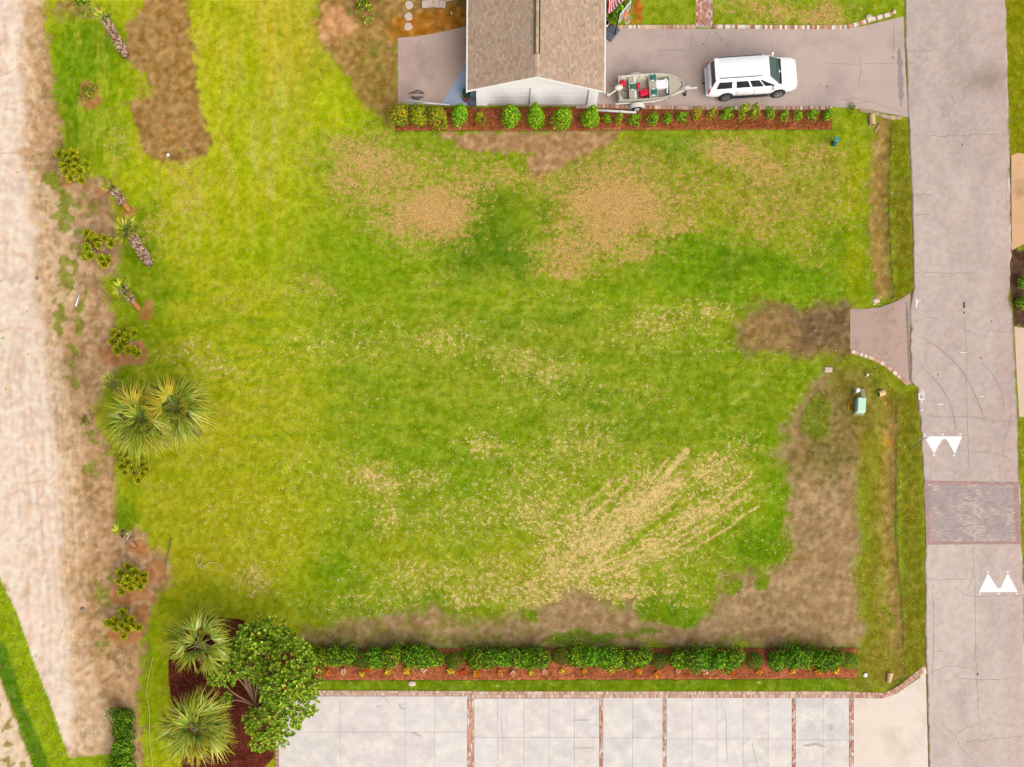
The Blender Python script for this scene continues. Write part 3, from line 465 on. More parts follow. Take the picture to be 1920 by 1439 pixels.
m_crack = surf('crack_filler', A(154, 136, 124), rough=1, spec=0)
m_tyre_mark = surf('rubber_mark', A(184, 162, 152), rough=1, spec=0, var=.1, fine=.2)
m_paint = surf('white_road_paint', A(255, 255, 255), rough=.8, spec=.2, var=.02, fine=.03, stain=A(225, 215, 205), stain_s=3, stain_t=(.62, .8))
def strip(P, wd, z=.024, jit=1.2, seed=1, taper=True):
    """ribbon on the paving along photo-pixel points"""
    pts = spline(P, 10); mb = MB(); n = len(pts); rng = random.Random(seed); V = []
    for i, p in enumerate(pts):
        d = (pts[min(i + 1, n - 1)] - pts[max(i - 1, 0)]); nn = Vector((-d.y, d.x, 0)).normalized()
        q = p + nn * rng.uniform(-jit, jit); w_ = wd * (rng.uniform(.5, 1.2) if jit else 1) * (min(1, .3 + 4 * min(i, n - 1 - i) / n) if taper else 1)
        for sg in (-1, 1):
            v = W(q.x + nn.x * sg * w_ * S / 2, q.y + nn.y * sg * w_ * S / 2); v.z = z; V.append(v)
    mb.add(V, [(2 * i, 2 * i + 1, 2 * i + 3, 2 * i + 2) for i in range(n - 1)]); return mb
cr = [[(1728, 778), (1762, 782), (1800, 782), (1840, 785), (1870, 790), (1906, 789)], [(1808, 590), (1811, 640), (1812, 700), (1813, 770), (1816, 860), (1820, 900)], [(1825, 1024), (1827, 1090), (1829, 1160), (1830, 1240), (1834, 1320), (1838, 1392)], [(1738, 1088), (1780, 1086), (1818, 1087)], [(1790, 1098), (1812, 1116), (1850, 1118), (1918, 1116)], [(1746, 1260), (1780, 1250), (1825, 1255)], [(1750, 1222), (1770, 1221)], [(1780, 1258), (1800, 1272), (1840, 1275), (1912, 1272)], [(1748, 1090), (1750, 1180), (1748, 1300)], [(1758, 1350), (1775, 1368), (1790, 1380), (1800, 1400), (1828, 1430)], [(1790, 1379), (1812, 1364), (1838, 1358)], [(1806, 1392), (1850, 1388), (1920, 1380)],
      [(1698, 98), (1730, 97), (1760, 92)], [(1706, 255), (1760, 256), (1820, 254), (1892, 253)], [(1712, 365), (1750, 366)], [(1712, 402), (1745, 403)], [(1779, 358), (1782, 376)], [(1714, 511), (1760, 512), (1830, 514)], [(1736, 596), (1762, 598)], [(1860, 622), (1885, 624), (1899, 622)], [(1786, 842), (1830, 848), (1862, 850), (1908, 866)], [(1880, 840), (1884, 870)], [(1742, 880), (1745, 900)], [(1890, 300), (1887, 360), (1888, 405)], [(1815, 1105), (1820, 1090), (1824, 1060)], [(1780, 176), (1790, 190), (1784, 205)], [(1764, 200), (1772, 222)], [(1790, 610), (1830, 628)], [(1890, 560), (1893, 590)], [(1896, 780), (1880, 840)]]
for i, P in enumerate(cr): strip(P, .024, .0245, 1.5, i).build('pavement_crack', m_crack, road)
for i, (P, wd) in enumerate([([(1728, 632), (1768, 660), (1800, 692), (1825, 735), (1840, 770), (1845, 790)], .1), ([(1730, 690), (1755, 715), (1775, 745), (1788, 780), (1792, 815)], .09), ([(1842, 680), (1862, 706), (1878, 740), (1884, 775)], .08), ([(1760, 200), (1775, 208), (1782, 226)], .06)]):
    strip(P, wd, .0235, .3, 50 + i).build('tyre_mark', m_tyre_mark, road)
def flat(P, z, name, mat, parent=None, thick=.004):
    mb = MB(); mb.prism([tuple(W(*p))[:2] for p in P], z - thick, z); return mb.build(name, mat, parent)
flat([(1732, 818.5), (1804, 818.5), (1790, 852), (1776, 827), (1773, 824), (1768, 824), (1765, 827), (1751, 851)], .026, 'painted_triangles', m_paint, road)
flat([(1835, 1111), (1852, 1075), (1870, 1103), (1876, 1103), (1889, 1075), (1908, 1110.5)], .026, 'painted_triangles', m_paint, road)
for x, y in [(1733.5, 815), (1767, 815), (1800.5, 814.5), (1788.5, 854.5), (1751, 853.5), (1837, 1114), (1873, 1113.3), (1906, 1113.5), (1852, 1072.5), (1889, 1072.5)]:
    flat([(x - 2, y - 1.2), (x + 2, y - 1.2), (x + 2, y + 1.2), (x - 2, y + 1.2)], .03, 'reflector_stud', m_paint, road, .012)
marks = MB()
for x0, y0, x1, y1 in [(1717, 560, 1719, 577), (1719.5, 563, 1721, 571), (1721, 564, 1727, 565.5), (1722, 738, 1733, 740), (1722, 748, 1733, 750), (1722, 740, 1724, 748), (1731, 740, 1733, 748), (1726.5, 750, 1728, 756), (1727, 732, 1728.5, 738), (1728, 738.5, 1729, 741), (1729.5, 733, 1734, 734.2), (1729.5, 736, 1734, 737), (1729, 741, 1735, 742), (1726, 769, 1732, 770.5), (1757, 758, 1768, 759.5), (1800, 661, 1812, 662.2), (1838, 743, 1844, 744.4)]:
    a1, b1 = W(x0, y0), W(x1, y1); marks.prism([(a1.x, a1.y), (b1.x, a1.y), (b1.x, b1.y), (a1.x, b1.y)], .021, .026)
marks.build('survey_paint_marks', m_paint, road)
m_tar = surf('dark_patch', A(92, 84, 80), rough=1, spec=.05)
for x, y, r_ in [(1807, 570, 3), (1807.5, 576, 2.5), (1807, 587, 1.8), (1758, 703, 1.4), (1839, 672, 1.4), (1804, 272, 1.6), (1859, 603, 1.4), (1833, 1264, 2)]:
    mb = MB(); mb.prism([tuple(W(x + r_ * random.uniform(.6, 1.2) * math.cos(k), y + 1.5 * r_ * random.uniform(.6, 1.2) * math.sin(k)))[:2] for k in np.linspace(0, 6.28, 9)[:-1]], .021, .0243); mb.build('tar_spot', m_tar, road)
# paver speed table across the road
m_brick = surf('brick', attr=True, rough=.95, spec=.1, var=.08, sc1=2, fine=.12, sc2=30, bump=.004)
m_mortar = surf('sand_joint', A(206, 180, 164), rough=1, spec=0)
def lerp2(q, u, v):
    a = [q[0][i] * (1 - u) + q[1][i] * u for i in (0, 1)]; b = [q[3][i] * (1 - u) + q[2][i] * u for i in (0, 1)]
    return [a[i] * (1 - v) + b[i] * v for i in (0, 1)]
TAB = [(1733.5, 902), (1909.5, 905), (1914, 1021), (1736, 1022)]
flat(TAB, .03, 'paver_bedding', m_mortar, road, .03)
mb = MB(); rng = random.Random(5); nr_, ncl = 40, 29
for i in range(nr_):
    for j in range(ncl + 1):
        u0 = (j - (.5 if i % 2 else 0)) / ncl; u1 = u0 + 1 / ncl; u0 = max(u0, 0); u1 = min(u1, 1)
        if u1 - u0 < .006: continue
        v0, v1 = i / nr_, (i + 1) / nr_; edge = i < 2 or i >= nr_ - 2 or u0 < .028 or u1 > .962
        nz = vn(np.array([i * .16 + 3]), np.array([j * .3]), 3)[0]
        c = np.array((192, 154, 146)) if edge else np.array((188, 170, 168)) * (1 - .25 * nz) + np.array((204, 182, 170)) * .25 * nz + (np.array((20, 17, 12)) if nz > .68 and rng.random() < .6 else 0)
        c = np.clip(c * rng.uniform(.95, 1.05) + rng.uniform(-4, 4), 0, 250)
        g = .0012; P = [lerp2(TAB, u, v) for u, v in ((u0 + g, v0 + g), (u1 - g, v0 + g), (u1 - g, v1 - g), (u0 + g, v1 - g))]
        h = .038 + rng.uniform(-.003, .003); mb.prism([tuple(W(*p))[:2] for p in P], .025, h, A(*c))
kind(mb.build('pavers', m_brick, road), 'stuff')

# asphalt driveway and the short apron
m_drive = surf('driveway_asphalt', A(204, 182, 172), rough=.95, spec=.1, var=.07, sc1=.5, fine=.1, sc2=36, stain=A(178, 158, 150), stain_s=.35, stain_t=(.5, .75))
m_apron = surf('apron_asphalt', A(196, 168, 154), rough=.95, spec=.1, var=.07, sc1=.7, fine=.08, sc2=36, stain=A(160, 140, 130), stain_s=.6, stain_t=(.52, .75))
drive = kind(flat(DRIVE_P, .014, 'driveway', m_drive, None, .12), 'structure')
apron = kind(flat(APRON_P, .012, 'driveway_apron', m_apron, None, .12), 'structure')
for i, P in enumerate([[(1540, 118), (1600, 121), (1660, 120), (1692, 121)], [(1611, 100), (1614, 130), (1610, 160)], [(1297, 60), (1296, 80), (1292, 100)], [(1600, 196), (1630, 192), (1660, 200), (1690, 212)], [(1560, 190), (1600, 186), (1628, 192)], [(1240, 96), (1290, 94)], [(1320, 90), (1330, 60)]]): strip(P, .025, .0182, 1, 80 + i).build('pavement_crack', m_crack, drive)
for i, (P, wd) in enumerate([([(1676, 40), (1676, 70), (1675, 100)], .05), ([(1686, 90), (1688, 140), (1690, 200)], .35), ([(1673, 105), (1676, 112)], .12)]): strip(P, wd, .0172, .8, 90 + i).build('patched_strip', surf('patched_asphalt', A(170, 152, 146), rough=1, spec=0, fine=.2) if i == 0 else MATS['patched_asphalt'], drive)
for i in range(26):
    x, y = random.choice([(1460, 82), (1330, 74), (1250, 150), (1480, 150), (1540, 155), (1640, 190)]); x += random.gauss(0, 16); y += random.gauss(0, 8); r_ = random.uniform(.7, 2)
    mb = MB(); mb.prism([tuple(W(x + r_ * random.uniform(.5, 1.2) * math.cos(k), y + r_ * random.uniform(.5, 1.2) * math.sin(k)))[:2] for k in np.linspace(0, 6.28, 8)[:-1]], .011, .0178); mb.build('oil_spot', m_tar if i % 2 else m_tyre_mark, drive)
strip([(1700, 566), (1701, 600), (1703, 640), (1706, 715)], .2, .0165, .4, 95).build('gutter_strip', surf('dark_gutter', A(158, 138, 128), rough=1, spec=0), apron)
for i, P in enumerate([[(1650, 668), (1662, 676), (1672, 672)], [(1680, 650), (1690, 640)]]): strip(P, .12, .0158, 1.5, 97 + i).build('oil_stain', m_tyre_mark, apron)
# house-side concrete pad with a blue painted strip
m_pad = surf('weathered_concrete', A(204, 178, 164), rough=.95, spec=.1, var=.08, sc1=.5, fine=.05, sc2=30, stain=A(168, 142, 130), stain_s=.32, stain_t=(.45, .75))
m_bluepad = surf('blue_painted_concrete', A(176, 190, 214), rough=.8, spec=.2, var=.05, sc1=.9, fine=.05)
pad = kind(flat(PAD_P, .016, 'concrete_pad', m_pad, None, .12), 'structure'); flat(BLUE_P, .022, 'painted_strip', m_bluepad, pad)
for i, P in enumerate([[(780, 95), (786, 80), (790, 70)], [(800, 106), (812, 108), (822, 112)], [(808, 130), (812, 140)]]): strip(P, .03, .0205, 1, 100 + i).build('pavement_crack', m_crack, pad)
# concrete slab driveway with brick bands
m_slab = surf('pale_concrete', A(230, 221, 217), rough=.9, spec=.15, var=.07, sc1=2.4, fine=.06, sc2=18, stain=A(248, 238, 228), stain_s=1.0, stain_t=(.42, .66), tint=True)
m_cream = surf('cream_concrete', A(246, 228, 213), rough=.9, spec=.15, var=.05, sc1=.9, fine=.04, stain=A(222, 204, 188), stain_s=.5, stain_t=(.5, .75))
m_joint = surf('joint_grit', A(206, 186, 172), rough=1, spec=0)
conc = kind(flat(CONC_P, .006, 'concrete_driveway', m_joint, None, .12), 'structure')
bands = [(876.5, 888.5), (1124, 1130), (1243, 1249), (1485, 1491), (1592.5, 1600)]
secs = [(523, 876, [638, 760, 815], [1306, 1373, 1470, 1560, 1640]), (889, 1123.5, [933, 982, 1029, 1077], [1310, 1383, 1470, 1560, 1640]), (1130.5, 1242.5, [1186], [1309, 1384, 1470, 1560, 1640]), (1249.5, 1484.5, [1298, 1344, 1393, 1440], [1309, 1386, 1470, 1560, 1640]), (1491.5, 1592, [1543], [1309, 1388, 1470, 1560, 1640])]
for a0, a1, js, rows in secs:
    xs = [a0] + js + [a1]
    for i in range(len(xs) - 1):
        for k in range(len(rows) - 1):
            g = .22; z = .03 + random.uniform(-.002, .002)
            o = flat([(xs[i] + g, rows[k] + g), (xs[i + 1] - g, rows[k] + g), (xs[i + 1] - g, rows[k + 1] - g), (xs[i] + g, rows[k + 1] - g)], z, 'concrete_slab', m_slab, conc, .05)
            t_ = random.uniform(.92, 1.04); o.color = (t_ * random.uniform(.99, 1.02), t_, t_ * random.uniform(.97, 1.03), 1)
flat([(1600.5, 1309), (1655, 1310), (1683, 1300), (1713, 1279), (1735.5, 1263), (1741.5, 1500), (1747.5, 1640), (1600.5, 1640)], .028, 'concrete_slab', m_cream, conc, .05)
flat([(1722, 1266), (1735, 1250), (1737.5, 1262.5), (1727, 1270)], .034, 'kerb_end', m_cream, conc, .06)
m_scuff = surf('grey_scuff', A(204, 192, 186), rough=1, spec=0, var=.1, fine=.15)
for i, (P, wd) in enumerate([([(716, 1303), (722, 1311), (726, 1316), (729, 1322)], .06), ([(748, 1320), (752, 1328), (760, 1330)], .1), ([(772, 1374), (780, 1376), (788, 1381)], .12), ([(705, 1324), (712, 1326)], .07), ([(660, 1378), (664, 1366)], .06), ([(1075, 1352), (1110, 1350)], .1), ([(1075, 1403), (1115, 1402)], .1), ([(940, 1340), (944, 1420)], .05), ([(1360, 1330), (1364, 1430)], .05), ([(1410, 1390), (1420, 1440)], .06), ([(1505, 1400), (1530, 1396), (1550, 1402)], .16), ([(560, 1340), (600, 1330)], .06)]): strip(P, wd, .0345, 1.0, 130 + i).build('scuff_mark', m_scuff, conc)
flat([(1554, 1360), (1561, 1359), (1563, 1366), (1560, 1371), (1555, 1369)], .0345, 'oil_stain', surf('olive_stain', A(206, 200, 178), rough=1, spec=0), conc)
def brick_band(P, wd, step, z, cols, parent, name='brick_band', seed=1, rows=1, h=.02, bedding=True, gap=.006, white=.0):
    """bricks laid side by side across a path (photo pixels), wd metres wide"""
    pts = spline(P, 24) if len(P) > 2 else [Vector((*P[0], 0)), Vector((*P[1], 0))]
    pts = [W(p.x, p.y) for p in pts]; rng = random.Random(seed); mb = MB(); d = [0]
    for i in range(1, len(pts)): d.append(d[-1] + (pts[i] - pts[i - 1]).length)
    n = max(1, int(d[-1] / step))
    for k in range(n):
        s_ = (k + .5) * d[-1] / n; i = min(max(np.searchsorted(d, s_), 1), len(d) - 1); t = (s_ - d[i - 1]) / (d[i] - d[i - 1]); p = pts[i - 1].lerp(pts[i], t); dr = (pts[i] - pts[i - 1]).normalized(); nn = Vector((-dr.y, dr.x, 0))
        for r_ in range(rows):
            c = np.array(rng.choice(cols)) * rng.uniform(.88, 1.1)
            if rng.random() < white: c = np.array((246, 236, 224))
            o = nn * ((r_ + .5) / rows - .5) * wd + dr * (step * .5 * (r_ % 2) if rows > 1 else 0)
            mb.box(p + o + Vector((0, 0, z - h / 2 + rng.uniform(-.003, .003))), (d[-1] / n - gap, wd / rows - gap, h), A(*np.clip(c, 5, 250)), math.atan2(dr.y, dr.x))
    return kind(mb.build(name, m_brick, parent), 'stuff')
RED = [(206, 150, 126), (214, 166, 142), (196, 140, 118), (222, 184, 164), (228, 206, 190)]
brick_band([(592, 1299.5), (882, 1300.5)], .3, .105, .034, [(226, 186, 164), (232, 204, 190), (214, 170, 146)], conc, seed=1, rows=2)
brick_band([(882, 1303), (1597, 1303)], .42, .105, .036, [(220, 176, 150), (226, 190, 166), (210, 164, 140), (232, 204, 188)], conc, seed=2, rows=2)
brick_band([(1598, 1303), (1640, 1304), (1662, 1303), (1688, 1290), (1712, 1271), (1734, 1253)], .36, .105, .036, [(214, 168, 142), (226, 190, 166), (204, 150, 126)], conc, seed=3, rows=2)
for (b0, b1), sd in zip(bands, range(10, 20)): brick_band([((b0 + b1) / 2, 1311), ((b0 + b1) / 2, 1640)], (b1 - b0) / S, .21, .034, RED if b0 > 900 else [(222, 166, 138), (228, 186, 164), (214, 158, 132)], conc, seed=sd, rows=2 if b0 > 900 else 4, white=.08)
brick_band([(519.5, 1306), (519.5, 1640)], .2, .105, .034, RED, conc, seed=31)
# brick edging beside the drives and the garden walk
brick_band([(1150, 51.5), (1304, 51)], .22, .12, .06, [(214, 180, 150), (196, 150, 116), (226, 200, 176)], drive, 'brick_edging', 41, white=.2, h=.08)
brick_band([(1336, 51), (1560, 52), (1600, 48), (1632, 38), (1672, 27)], .24, .16, .06, [(206, 160, 128), (232, 214, 194), (188, 134, 104)], drive, 'brick_edging', 42, white=.35, h=.08)
brick_band([(1120, 200), (1300, 203.5), (1430, 203.5), (1560, 204)], .24, .12, .05, [(206, 166, 140), (184, 134, 106), (220, 186, 164)], drive, 'brick_edging', 43, white=.05, h=.08)
brick_band([(1612, 207), (1640, 213), (1664, 220), (1690, 222)], .2, .2, .05, [(214, 186, 160), (198, 162, 130)], drive, 'brick_edging', 44, h=.08)
brick_band([(1594, 659), (1614, 665), (1636, 673), (1654, 682), (1672, 695), (1690, 711), (1703, 722)], .22, .14, .05, [(226, 180, 150), (210, 160, 130), (236, 206, 180)], apron, 'brick_edging', 45, white=.15, h=.07)
walk = kind(flat(WALK_P, .01, 'garden_walk', m_joint, None, .1), 'structure')
mb = MB(); rng = random.Random(9)
for j in range(8):
    for i in range(38):
        x0 = 1304.5 + j * 3.95; y0 = 50 - i * 6.6 - (3.3 if j % 2 else 0); c = np.array(rng.choice([(206, 132, 104), (222, 164, 140), (190, 116, 90), (232, 196, 178)])) * rng.uniform(.9, 1.1)
        p = W(x0 + 1.97, y0 - 3.3); mb.box((p.x, p.y, .012), (.105, .2, .03), A(*np.clip(c, 5, 250)))
kind(mb.build('walk_bricks', m_brick, walk), 'stuff')
m_tan = surf('tan_concrete', A(226, 184, 140), rough=.95, spec=.1, var=.08, sc1=.8, fine=.06, stain=A(190, 146, 108), stain_s=.5)
kind(flat(EASTP1, .012, 'east_driveway', m_tan, None, .12), 'structure'); kind(flat(EASTP2, .012, 'east_driveway', surf('pink_concrete', A(232, 202, 180), rough=.95, spec=.1, var=.08, fine=.06), None, .12), 'structure')

# ------------------------------------------------------------------ mulch beds
def bed(P, step, col1, col2, name, matname, h=.05, jit=3):
    P_ = np.array(P); x0, y0 = P_.min(0); x1, y1 = P_.max(0)
    X, Y = np.meshgrid(np.arange(x0 - 3, x1 + 3, step), np.arange(y0 - 3, min(y1, 1500) + 3, step))
    d = sdf(P, X + (fbm(X, Y, 12, 2, 2) - .5) * jit, Y + (fbm(X, Y, 12, 2, 4) - .5) * jit)
    Zb = -.05 + (h + .05) * sst(1.5, -2.5, d) + (fbm(X, Y, 5, 2, 6) - .5) * .05 * sst(0, -3, d) + (fbm(X, Y, 60, 2, 7) - .5) * .08 * sst(0, -12, d)
    t = sst(.35, .68, fbm(X, Y, 26, 3, 8)); col = np.array(col1) * (1 - t[..., None]) + np.array(col2) * t[..., None]; col = col * (.8 + .4 * fbm(X, Y, 4, 2, 10)[..., None]) + (np.random.RandomState(2).rand(*X.shape, 1) - .5) * 26
    ny, nx = X.shape; ii = np.arange(ny * nx).reshape(ny, nx); q = np.stack([ii[1:, :-1], ii[1:, 1:], ii[:-1, 1:], ii[:-1, :-1]], -1).reshape(-1, 4)
    q = q[(d.reshape(-1)[q].min(1) < .6)]; V = np.stack([(X - 960) / S, (719.5 - Y) / S, Zb], -1).reshape(-1, 3)
    us = np.unique(q); mp = np.zeros(ny * nx, int); mp[us] = np.arange(len(us))
    o = link(bpy.data.objects.new(name, npmesh(name, V[us], mp[q], surf(matname, attr=True, rough=1, spec=0, var=.08, fine=.3, sc2=30, bump=.03), lin(np.clip(col.reshape(-1, 3)[us], 3, 250)) / GAIN))); kind(o, 'structure')
    # shredded bark chips lying on it
    rs = np.random.RandomState(4); n = int(len(q) * .55); f = q[rs.randint(0, len(q), n)]; c0 = V[f].mean(1) + [0, 0, .012]; a = rs.uniform(0, 6.28, n); l = rs.uniform(.02, .07, n)[:, None]; w_ = rs.uniform(.008, .02, n)[:, None]
    u = np.stack([np.cos(a), np.sin(a), rs.uniform(-.3, .3, n)], -1) * l; v = np.stack([-np.sin(a), np.cos(a), rs.uniform(-.5, .5, n)], -1) * w_
    VV = np.stack([c0 - u - v, c0 + u - v, c0 + u + v, c0 - u + v], 1).reshape(-1, 3); cc = col.reshape(-1, 3)[f[:, 0]] * rs.uniform(.75, 1.35, (n, 1)) + rs.uniform(-6, 6, (n, 3))
    ch = link(bpy.data.objects.new('bark_chips', npmesh('bark_chips', VV, np.arange(n * 4).reshape(-1, 4), MATS[matname], np.repeat(lin(np.clip(cc, 3, 250)) / GAIN, 4, 0))), o); kind(ch, 'stuff')
    return o, (lambda px, py: float(.05))
bed(BEDT_P, 1.7, (148, 84, 50), (166, 98, 62), 'mulch_bed', 'red_brown_mulch')
bed(BEDB_P, 1.9, (170, 98, 62), (188, 110, 74), 'mulch_bed', 'pale_red_mulch')
bed(ISLE_P, 2.0, (98, 46, 34), (112, 56, 40), 'mulch_bed', 'maroon_mulch', .07)
m_edge = surf('bed_edging', A(96, 62, 44), rough=1, spec=0)

# ------------------------------------------------------------------ house
m_white = surf('white_siding', A(255, 252, 250), rough=.6, spec=.3, var=.02, fine=.02)
m_panel = surf('white_screen_panel', A(252, 248, 248), rough=.6, spec=.3, var=.03, fine=.02)
m_gutter = surf('white_gutter', A(255, 252, 250), rough=.4, spec=.4, var=.02, fine=.02)
m_shing = surf('asphalt_shingle', attr=True, rough=.95, spec=.1, var=.05, sc1=1, fine=.14, sc2=30, bump=.006)
m_vent = surf('ridge_vent', A(150, 126, 106), rough=.9, spec=.1)
m_concw = surf('footing', A(190, 176, 166), rough=.9)
EZ, PZ, HL = 2.6, 4.08, 15.0
e0 = W(877, 168.5, EZ); e1 = W(1132.5, 171, EZ); hy0 = (e0.y + e1.y) / 2; wall_y = W(1000, 199).y
xm = (e0.x + e1.x) / 2; hw = (e1.x - e0.x) / 2
house = thing('house', 'white house with brown shingle gable roof beside the driveway', 'house', (xm, wall_y, 0), R(-.35))
oy = hy0 - wall_y                                   # rake edge in front of the wall
wx0, wx1 = W(893, 199).x - xm, W(1118, 199).x - xm
zr = lambda x_: PZ - (PZ - EZ) * abs(x_) / hw      # roof surface height at x
zw = lambda x_: zr(x_) - .16
mb = MB(); xsw = [wx0, 0, wx1]                      # front wall with two shallow openings
c0, c1 = wx0 + .72, -.28; d0, d1 = .33, wx1 - .62; hz_ = 1.95
def fb(x0, x1, z0, zt0, zt1, y0=0, y1=.15):
    V = [(x0, y0, z0), (x1, y0, z0), (x1, y0, zt1), (x0, y0, zt0), (x0, y1, z0), (x1, y1, z0), (x1, y1, zt1), (x0, y1, zt0)]
    mb.add(V, [(0, 1, 2, 3), (5, 4, 7, 6), (1, 5, 6, 2), (4, 0, 3, 7), (3, 2, 6, 7), (4, 5, 1, 0)])
for x0, x1 in ((wx0, c0), (c1, d0), (d1, wx1)): fb(x0, x1, 0, hz_, hz_)
fb(wx0, 0, hz_ + .001, zw(wx0), zw(0)); fb(0.001, wx1, hz_ + .001, zw(0), zw(wx1))
mb.build('front_wall', m_white, house)
for x0, x1 in ((c0, c1), (d0, d1)):
    mb = MB(); mb.box(((x0 + x1) / 2, .13, hz_ / 2), (x1 - x0 - .004, .06, hz_ - .01)); p_ = mb.build('wall_panel', m_panel, house)
    for q_ in range(1, 4):
        mb = MB(); mb.box(((x0 + x1) / 2, .095, hz_ * q_ / 4), (x1 - x0 - .02, .012, .03)); mb.build('panel_rib', m_white, p_)
    mb = MB(); mb.box(((x0 + x1) / 2, .05, .04), (x1 - x0 - .01, .09, .08)); mb.build('sill', m_concw, house)
for sx_ in (wx0 + .075, wx1 - .075):
    mb = MB(); mb.box((sx_, .15 + HL / 2, 1.2), (.15, HL - .01, 2.4)); mb.build('side_wall', m_white, house)
mb = MB(); mb.box((0, .16 + HL - .1, 1.2), (wx1 - wx0 - .31, .15, 2.4)); mb.build('back_wall', m_white, house)
for sg, nm in ((-1, 'roof'), (1, 'roof')):
    mb = MB(); x0, x1 = 0, sg * hw
    V = [(x0, oy, PZ - .12), (x1, oy, EZ - .12), (x1, HL, EZ - .12), (x0, HL, PZ - .12), (x0, oy, PZ - .02), (x1, oy, EZ - .02), (x1, HL, EZ - .02), (x0, HL, PZ - .02)]
    mb.add(V, [(0, 1, 2, 3)[::sg], (4, 5, 6, 7)[::-sg], (0, 4, 5, 1)[::-sg], (1, 5, 6, 2)[::-sg], (2, 6, 7, 3)[::-sg], (3, 7, 4, 0)[::-sg]], A(150, 128, 112)); rf = mb.build(nm, m_vent, house)
    rng = random.Random(3 + sg); mb = MB(); ln_ = math.hypot(hw, PZ - EZ); nco = 34; ex = ln_ / nco; ux = sg * hw / ln_; uz = -(PZ - EZ) / ln_
    for i in range(nco):
        y = oy - .02 + (-rng.uniform(0, .3)); s0 = i * ex; s1 = s0 + ex * 1.22
        while y < HL:
            y1 = y + rng.uniform(.12, .3); ya = max(y, oy - .02); yb = min(y1, HL) - .006
            if yb - ya > .02:
                c = np.array(rng.choice([(194, 166, 142), (188, 162, 138), (198, 170, 146), (182, 154, 130), (196, 162, 140), (190, 168, 148), (202, 176, 152)])) * rng.uniform(.95, 1.06)
                t0, t1 = .004, .022 + rng.choice([0, 0, .006])
                P0 = (ux * s0, PZ - .02 + uz * s0); P1 = (ux * min(s1, ln_ + .03), PZ - .02 + uz * min(s1, ln_ + .03))
                V = [(P0[0], ya, P0[1] + t0), (P1[0], ya, P1[1] + t1), (P1[0], yb, P1[1] + t1), (P0[0], yb, P0[1] + t0), (P1[0], ya, P1[1] + .001), (P1[0], yb, P1[1] + .001)]
                mb.add(V, [(0, 1, 2, 3)[::sg], (1, 4, 5, 2)[::sg], (0, 4, 1)[::sg], (3, 2, 5)[::sg]], A(*np.clip(c, 5, 250)))
            y = y1
    kind(mb.build('shingles', m_shing, rf), 'stuff')
    mb = MB(); mb.box((sg * (hw + .05), (oy - .12 + HL) / 2, EZ - .06), (.11, HL - oy + .12, .11)); mb.build('gutter', m_gutter, house, bevel=.015)
    mb = MB(); a_ = Vector((0, oy - .012, PZ - .1)); b_ = Vector((sg * hw, oy - .012, EZ - .1))
    mb.add([a_ + Vector((0, -.012, -.09)), b_ + Vector((0, -.012, -.09)), b_ + Vector((0, -.012, .07)), a_ + Vector((0, -.012, .07)), a_ + Vector((0, .01, -.09)), b_ + Vector((0, .01, -.09)), b_ + Vector((0, .01, .07)), a_ + Vector((0, .01, .07))], [(0, 1, 2, 3), (4, 7, 6, 5), (3, 2, 6, 7), (0, 4, 5, 1)]); mb.build('rake_board', m_white, house)
rng = random.Random(8); mb = MB(); y = oy - .03
vy = W(1000, 101, PZ).y - wall_y
while y < HL:
    c = np.array(rng.choice([(210, 184, 156), (196, 166, 138), (218, 190, 160)])); r_ = y > vy
    for sg in (-1, 1):
        w_ = .16; top = PZ + (.07 if r_ else .02)
        mb.add([(0, y, top), (sg * w_, y, top - .055), (sg * w_, y + .2, top - .055), (0, y + .2, top)], [(0, 1, 2, 3)[::sg]], A(*c))
    y += .2
mb.build('ridge_cap', m_shing, house)
mb = MB(); mb.box((0, (vy + HL) / 2, PZ + .01), (.36, HL - vy, .06)); mb.build('ridge_vent', surf('dark_vent', A(84, 70, 62)), house)

# ------------------------------------------------------------------ sport utility vehicle
m_car = glassy('white_car_paint', (.52, .52, .53), .22, .5, .6)
m_glass = glassy('tinted_window', (.012, .014, .02), .05, .6)
m_wind = glassy('windshield_glass', (.02, .05, .045), .04, .8)
m_black = surf('black_plastic', (.012, .012, .013), rough=.7, var=.05, fine=.05)
m_tyre = surf('tyre_rubber', (.02, .02, .022), rough=.9, var=.05, fine=.1)
m_chrome = glassy('bright_alloy', (.5, .5, .5), .25, .5, 0, .8)
m_redl = glassy('red_lens', (.35, .01, .015), .15, .5); m_lamp = glassy('clear_lens', (.5, .5, .5), .1, .5)
rw = W(1357, 190); fw = W(1454.5, 183.5); hd = math.atan2(fw.y - rw.y, fw.x - rw.x); cdir = Vector((math.cos(hd), math.sin(hd), 0)); cn = Vector((-cdir.y, cdir.x, 0))
cc_ = (rw + fw) / 2 + cn * .99
suv = thing('suv', 'white long sport utility vehicle parked on the driveway', 'car', (cc_.x, cc_.y, .014), hd)
sect = [(-2.86, .80, .50, .95), (-2.80, .93, .38, 1.12), (-2.55, .99, .34, 1.16), (-1.9, 1.0, .34, 1.17), (0, 1.0, .34, 1.17), (1.3, 1.0, .34, 1.16), (1.75, 1.0, .34, 1.15), (2.3, .985, .36, 1.1), (2.6, .94, .38, 1.04), (2.78, .86, .42, .96), (2.86, .72, .46, .84)]
mb = MB(); V = []
for x_, wf, zb, zt in sect:
    prof = [(.90, zb), (.98, zb + .14), (1.0, zb + .4 * (zt - zb)), (.985, zb + .72 * (zt - zb)), (.95, zt - .05), (.86, zt), (.45, zt + .02), (0, zt + .03)]
    row = [(x_, p * wf, z) for p, z in prof]; V += row + [(x_, -p[1], p[2]) for p in row[-2::-1]]
